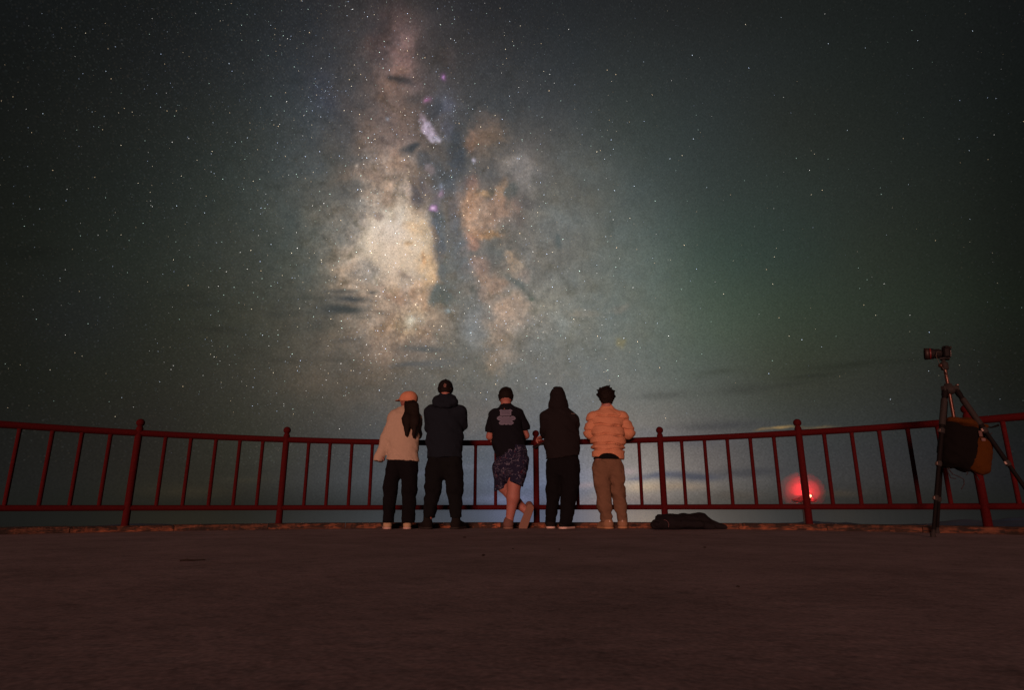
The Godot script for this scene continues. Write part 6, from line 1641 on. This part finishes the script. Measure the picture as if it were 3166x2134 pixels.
# The stars one can pick out are tiny bright bodies at the edge of the world: place (steps from the view frame's corner), size, tint, light.
func make_stars() -> void:
	var rng := RandomNumberGenerator.new()
	rng.seed = 991
	var tints := [Color(1.0, 0.96, 0.9), Color(0.72, 0.84, 1.0), Color(1.0, 0.74, 0.46), Color(0.72, 1.0, 0.86), Color(0.6, 0.72, 1.0), Color(1.0, 0.84, 0.6)]
	var spots := PackedVector3Array()     # x, y, strength
	var sizes := PackedFloat32Array()
	var colours := PackedColorArray()
	var named := "840 296 1.15 3 .8;881 342 1 3 .55;805 553 1.15 3 .8;821 643 1.15 3 .8;517 286 .9 0 .35;542 357 1 3 .5;325 358 .9 1 .35;288 344 .9 1 .35;308 391 .8 3 .25;240 400 .8 3 .25;210 583 .9 0 .4;661 378 1 1 .45;749 437 .9 3 .45;750 123 1 3 .4;767 44 1 3 .4;465 104 .9 3 .3;783 184 .8 3 .3;84 335 .8 0 .3;251 727 .9 3 .4;204 832 .9 0 .4;725 887 1.1 3 .7;693 911 1.1 3 .7;676 961 1 3 .5;556 986 1 3 .5;785 904 1 3 .5;798 917 1 3 .45;740 935 .9 3 .4;274 999 1 3 .5;537 1129 1.1 0 .65;530 1141 1 0 .55;490 1085 .8 1 .35;906 1264 1 3 .6;878 1248 .9 0 .5;878 1254 .8 0 .45;860 1020 1 0 .5;832 1039 .8 3 .35;680 1005 .9 0 .45;655 1052 .8 1 .35;705 1070 .8 3 .4;414 1257 .8 0 .35;788 1140 .8 1 .4;2185 581 1.1 1 .55;2518 478 1.1 5 .5;2462 491 1 3 .4;2560 494 .8 3 .25;2724 603 1.1 3 .45;2721 583 .8 3 .25;2400 769 1 5 .4;2812 977 1.2 0 .6;2169 1096 1.15 3 .6;2967 313 .9 4 .4;3053 305 .8 4 .3;2198 996 1 3 .4;2657 894 .9 3 .35;2680 867 .9 3 .3;2346 973 .8 0 .3;2165 955 .9 1 .35;3157 954 .8 3 .2;2520 1019 .8 5 .25;2153 357 .8 3 .25;2090 528 .8 3 .25;2302 560 .8 3 .25;918 538 1.2 3 1;990 591 1.1 3 .8;1148 595 1 3 .6;1145 759 1 3 .5;1244 821 1 3 .6;1261 800 .8 3 .5;1067 895 1.2 3 1;1255 1070 1.1 3 .8;1366 1134 1.1 3 .8;1312 1155 .9 0 .6;1224 1169 .9 0 .6;1270 1150 .8 0 .5;1210 1154 .8 0 .5;1068 1222 .9 0 .5;947 1208 .9 0 .5;1052 1142 .8 0 .5;1005 1144 .8 0 .4;1063 1223 .8 3 .5;998 1228 .8 0 .5;1913 1061 1.2 5 .8;1979 1076 1.1 3 .7;1841 1082 1.1 3 .7;1996 999 1 1 .6;1946 1090 1.2 5 .4;1935 1024 .9 3 .4;1850 587 1.3 1 .8;1828 452 .9 3 .5;1662 463 1.1 3 .6;1735 312 .9 3 .5;1677 363 .9 3 .5;950 343 1.1 3 .7;1020 174 1 1 .6;1037 147 .9 3 .5;1023 16 .9 3 .4;1272 56 1 3 .5;1306 65 1 1 .4;1401 31 .9 3 .5;1241 213 1 2 .6;1195 344 .8 3 .4;1595 746 1 3 .5;1614 811 1.2 1 .6;1652 807 1 3 .5;1531 813 .9 0 .6;1684 948 .9 0 .5;1630 882 1 3 .6;1752 897 1 3 .6;1742 945 .9 0 .4;1554 942 1 1 .6;1508 904 1.1 2 .6;1416 985 1 1 .6;1564 1130 .9 0 .6;1617 1085 1 3 .6;1688 1080 .9 0 .5;1620 1014 .9 0 .5;1500 1144 .9 2 .4;1475 1121 .9 2 .4"
	for row in named.split(";"):
		var v := row.split_floats(" ")
		spots.append(Vector3(v[0], v[1], v[4] * 0.36))
		sizes.append(0.55 + 0.5 * (v[2] - 0.8))
		colours.append(tints[int(v[3])])
	for c in ["1264 995 34 70 0", "1515 1079 18 40 1", "1385 958 10 16 1", "1180 1105 16 12 0", "1668 1088 8 9 0", "1316 388 22 70 1", "1195 368 6 10 1", "1010 290 30 60 4", "1370 330 50 120 1", "1366 560 40 110 1", "1355 700 40 90 4", "1230 1010 90 160 5", "1590 960 70 90 5", "1690 960 90 110 0"]:
		var v: PackedFloat64Array = c.split_floats(" ")
		for i in int(v[3]):
			spots.append(Vector3(v[0] + rng.randfn() * v[2], v[1] + rng.randfn() * v[2], 0.02 + 0.22 * pow(rng.randf(), 4.0)))
			sizes.append(0.5)
			colours.append(tints[int(v[4])])

	# the rest: many faint, few bright, thickest in the galaxy and on its left
	for i in 85000:
		var x := rng.randf_range(-60.0, 3230.0)
		var y := rng.randf_range(-60.0, 1400.0)
		var roll := rng.randf()
		var power := 0.013 * pow(40.0, pow(rng.randf(), 9.0))
		var tint: Color = tints[rng.randi() % 6]
		var k := CHART_F / 1900.0
		var cx := (x - 1583.0) * k + CHART_X
		var cy := (y - 1067.0) * k + CHART_Y
		var lum := 0.1
		if cx > 0.0 and cx < CHART_W and cy > 0.0 and cy < CHART_H:
			var j := int(cy) * CHART_W + int(cx)
			lum = (chart_r[j] + chart_g[j] + chart_b[j]) / 3.0
		var milky := clampf(lum * 1.9, 0.0, 1.0) * exp(-pow((x - 1290.0) / 560.0, 2.0))
		var low := clampf((1360.0 - y) / 200.0, 0.06, 1.0)
		if roll > (0.035 + 0.78 * milky + 0.18 * exp(-pow((x - 700.0) / 520.0, 2.0)) * clampf(1.0 - y / 2100.0, 0.3, 1.0)) * low:
			continue
		spots.append(Vector3(x, y, power * (0.2 + 3.1 * lum)))
		sizes.append(0.5)
		colours.append(tint)
	var bead := SphereMesh.new()
	bead.radius = 1.0
	bead.height = 2.0
	bead.radial_segments = 6
	bead.rings = 3
	var light := StandardMaterial3D.new()
	light.shading_mode = BaseMaterial3D.SHADING_MODE_UNSHADED
	light.vertex_color_use_as_albedo = true
	bead.material = light
	var mm := MultiMesh.new()
	mm.transform_format = MultiMesh.TRANSFORM_3D
	mm.use_colors = true
	mm.mesh = bead
	mm.instance_count = spots.size()
	var s0 := sin(deg_to_rad(CHART_UP))
	var c0 := cos(deg_to_rad(CHART_UP))
	for i in spots.size():
		var p := spots[i]
		var u := (p.x - 1583.0) / 1900.0
		var v := (1067.0 - p.y) / 1900.0
		var d := Vector3(u, v * c0 + s0, v * s0 - c0)
		var dir := d.normalized()
		# the same angular size everywhere; 0.0017 of a radian is about a tenth of a degree
		var r := 90000.0 * 0.0016 * 0.5 * sizes[i] / d.length()
		mm.set_instance_transform(i, Transform3D(Basis().scaled(Vector3.ONE * r), dir * 90000.0))
		var e := p.z / (sizes[i] * sizes[i]) * 1.6
		mm.set_instance_color(i, Color(colours[i].r * e, colours[i].g * e, colours[i].b * e))
	var o := MultiMeshInstance3D.new()
	o.name = "stars"
	o.multimesh = mm
	o.set_meta("kind", "stuff")
	add_child(o)
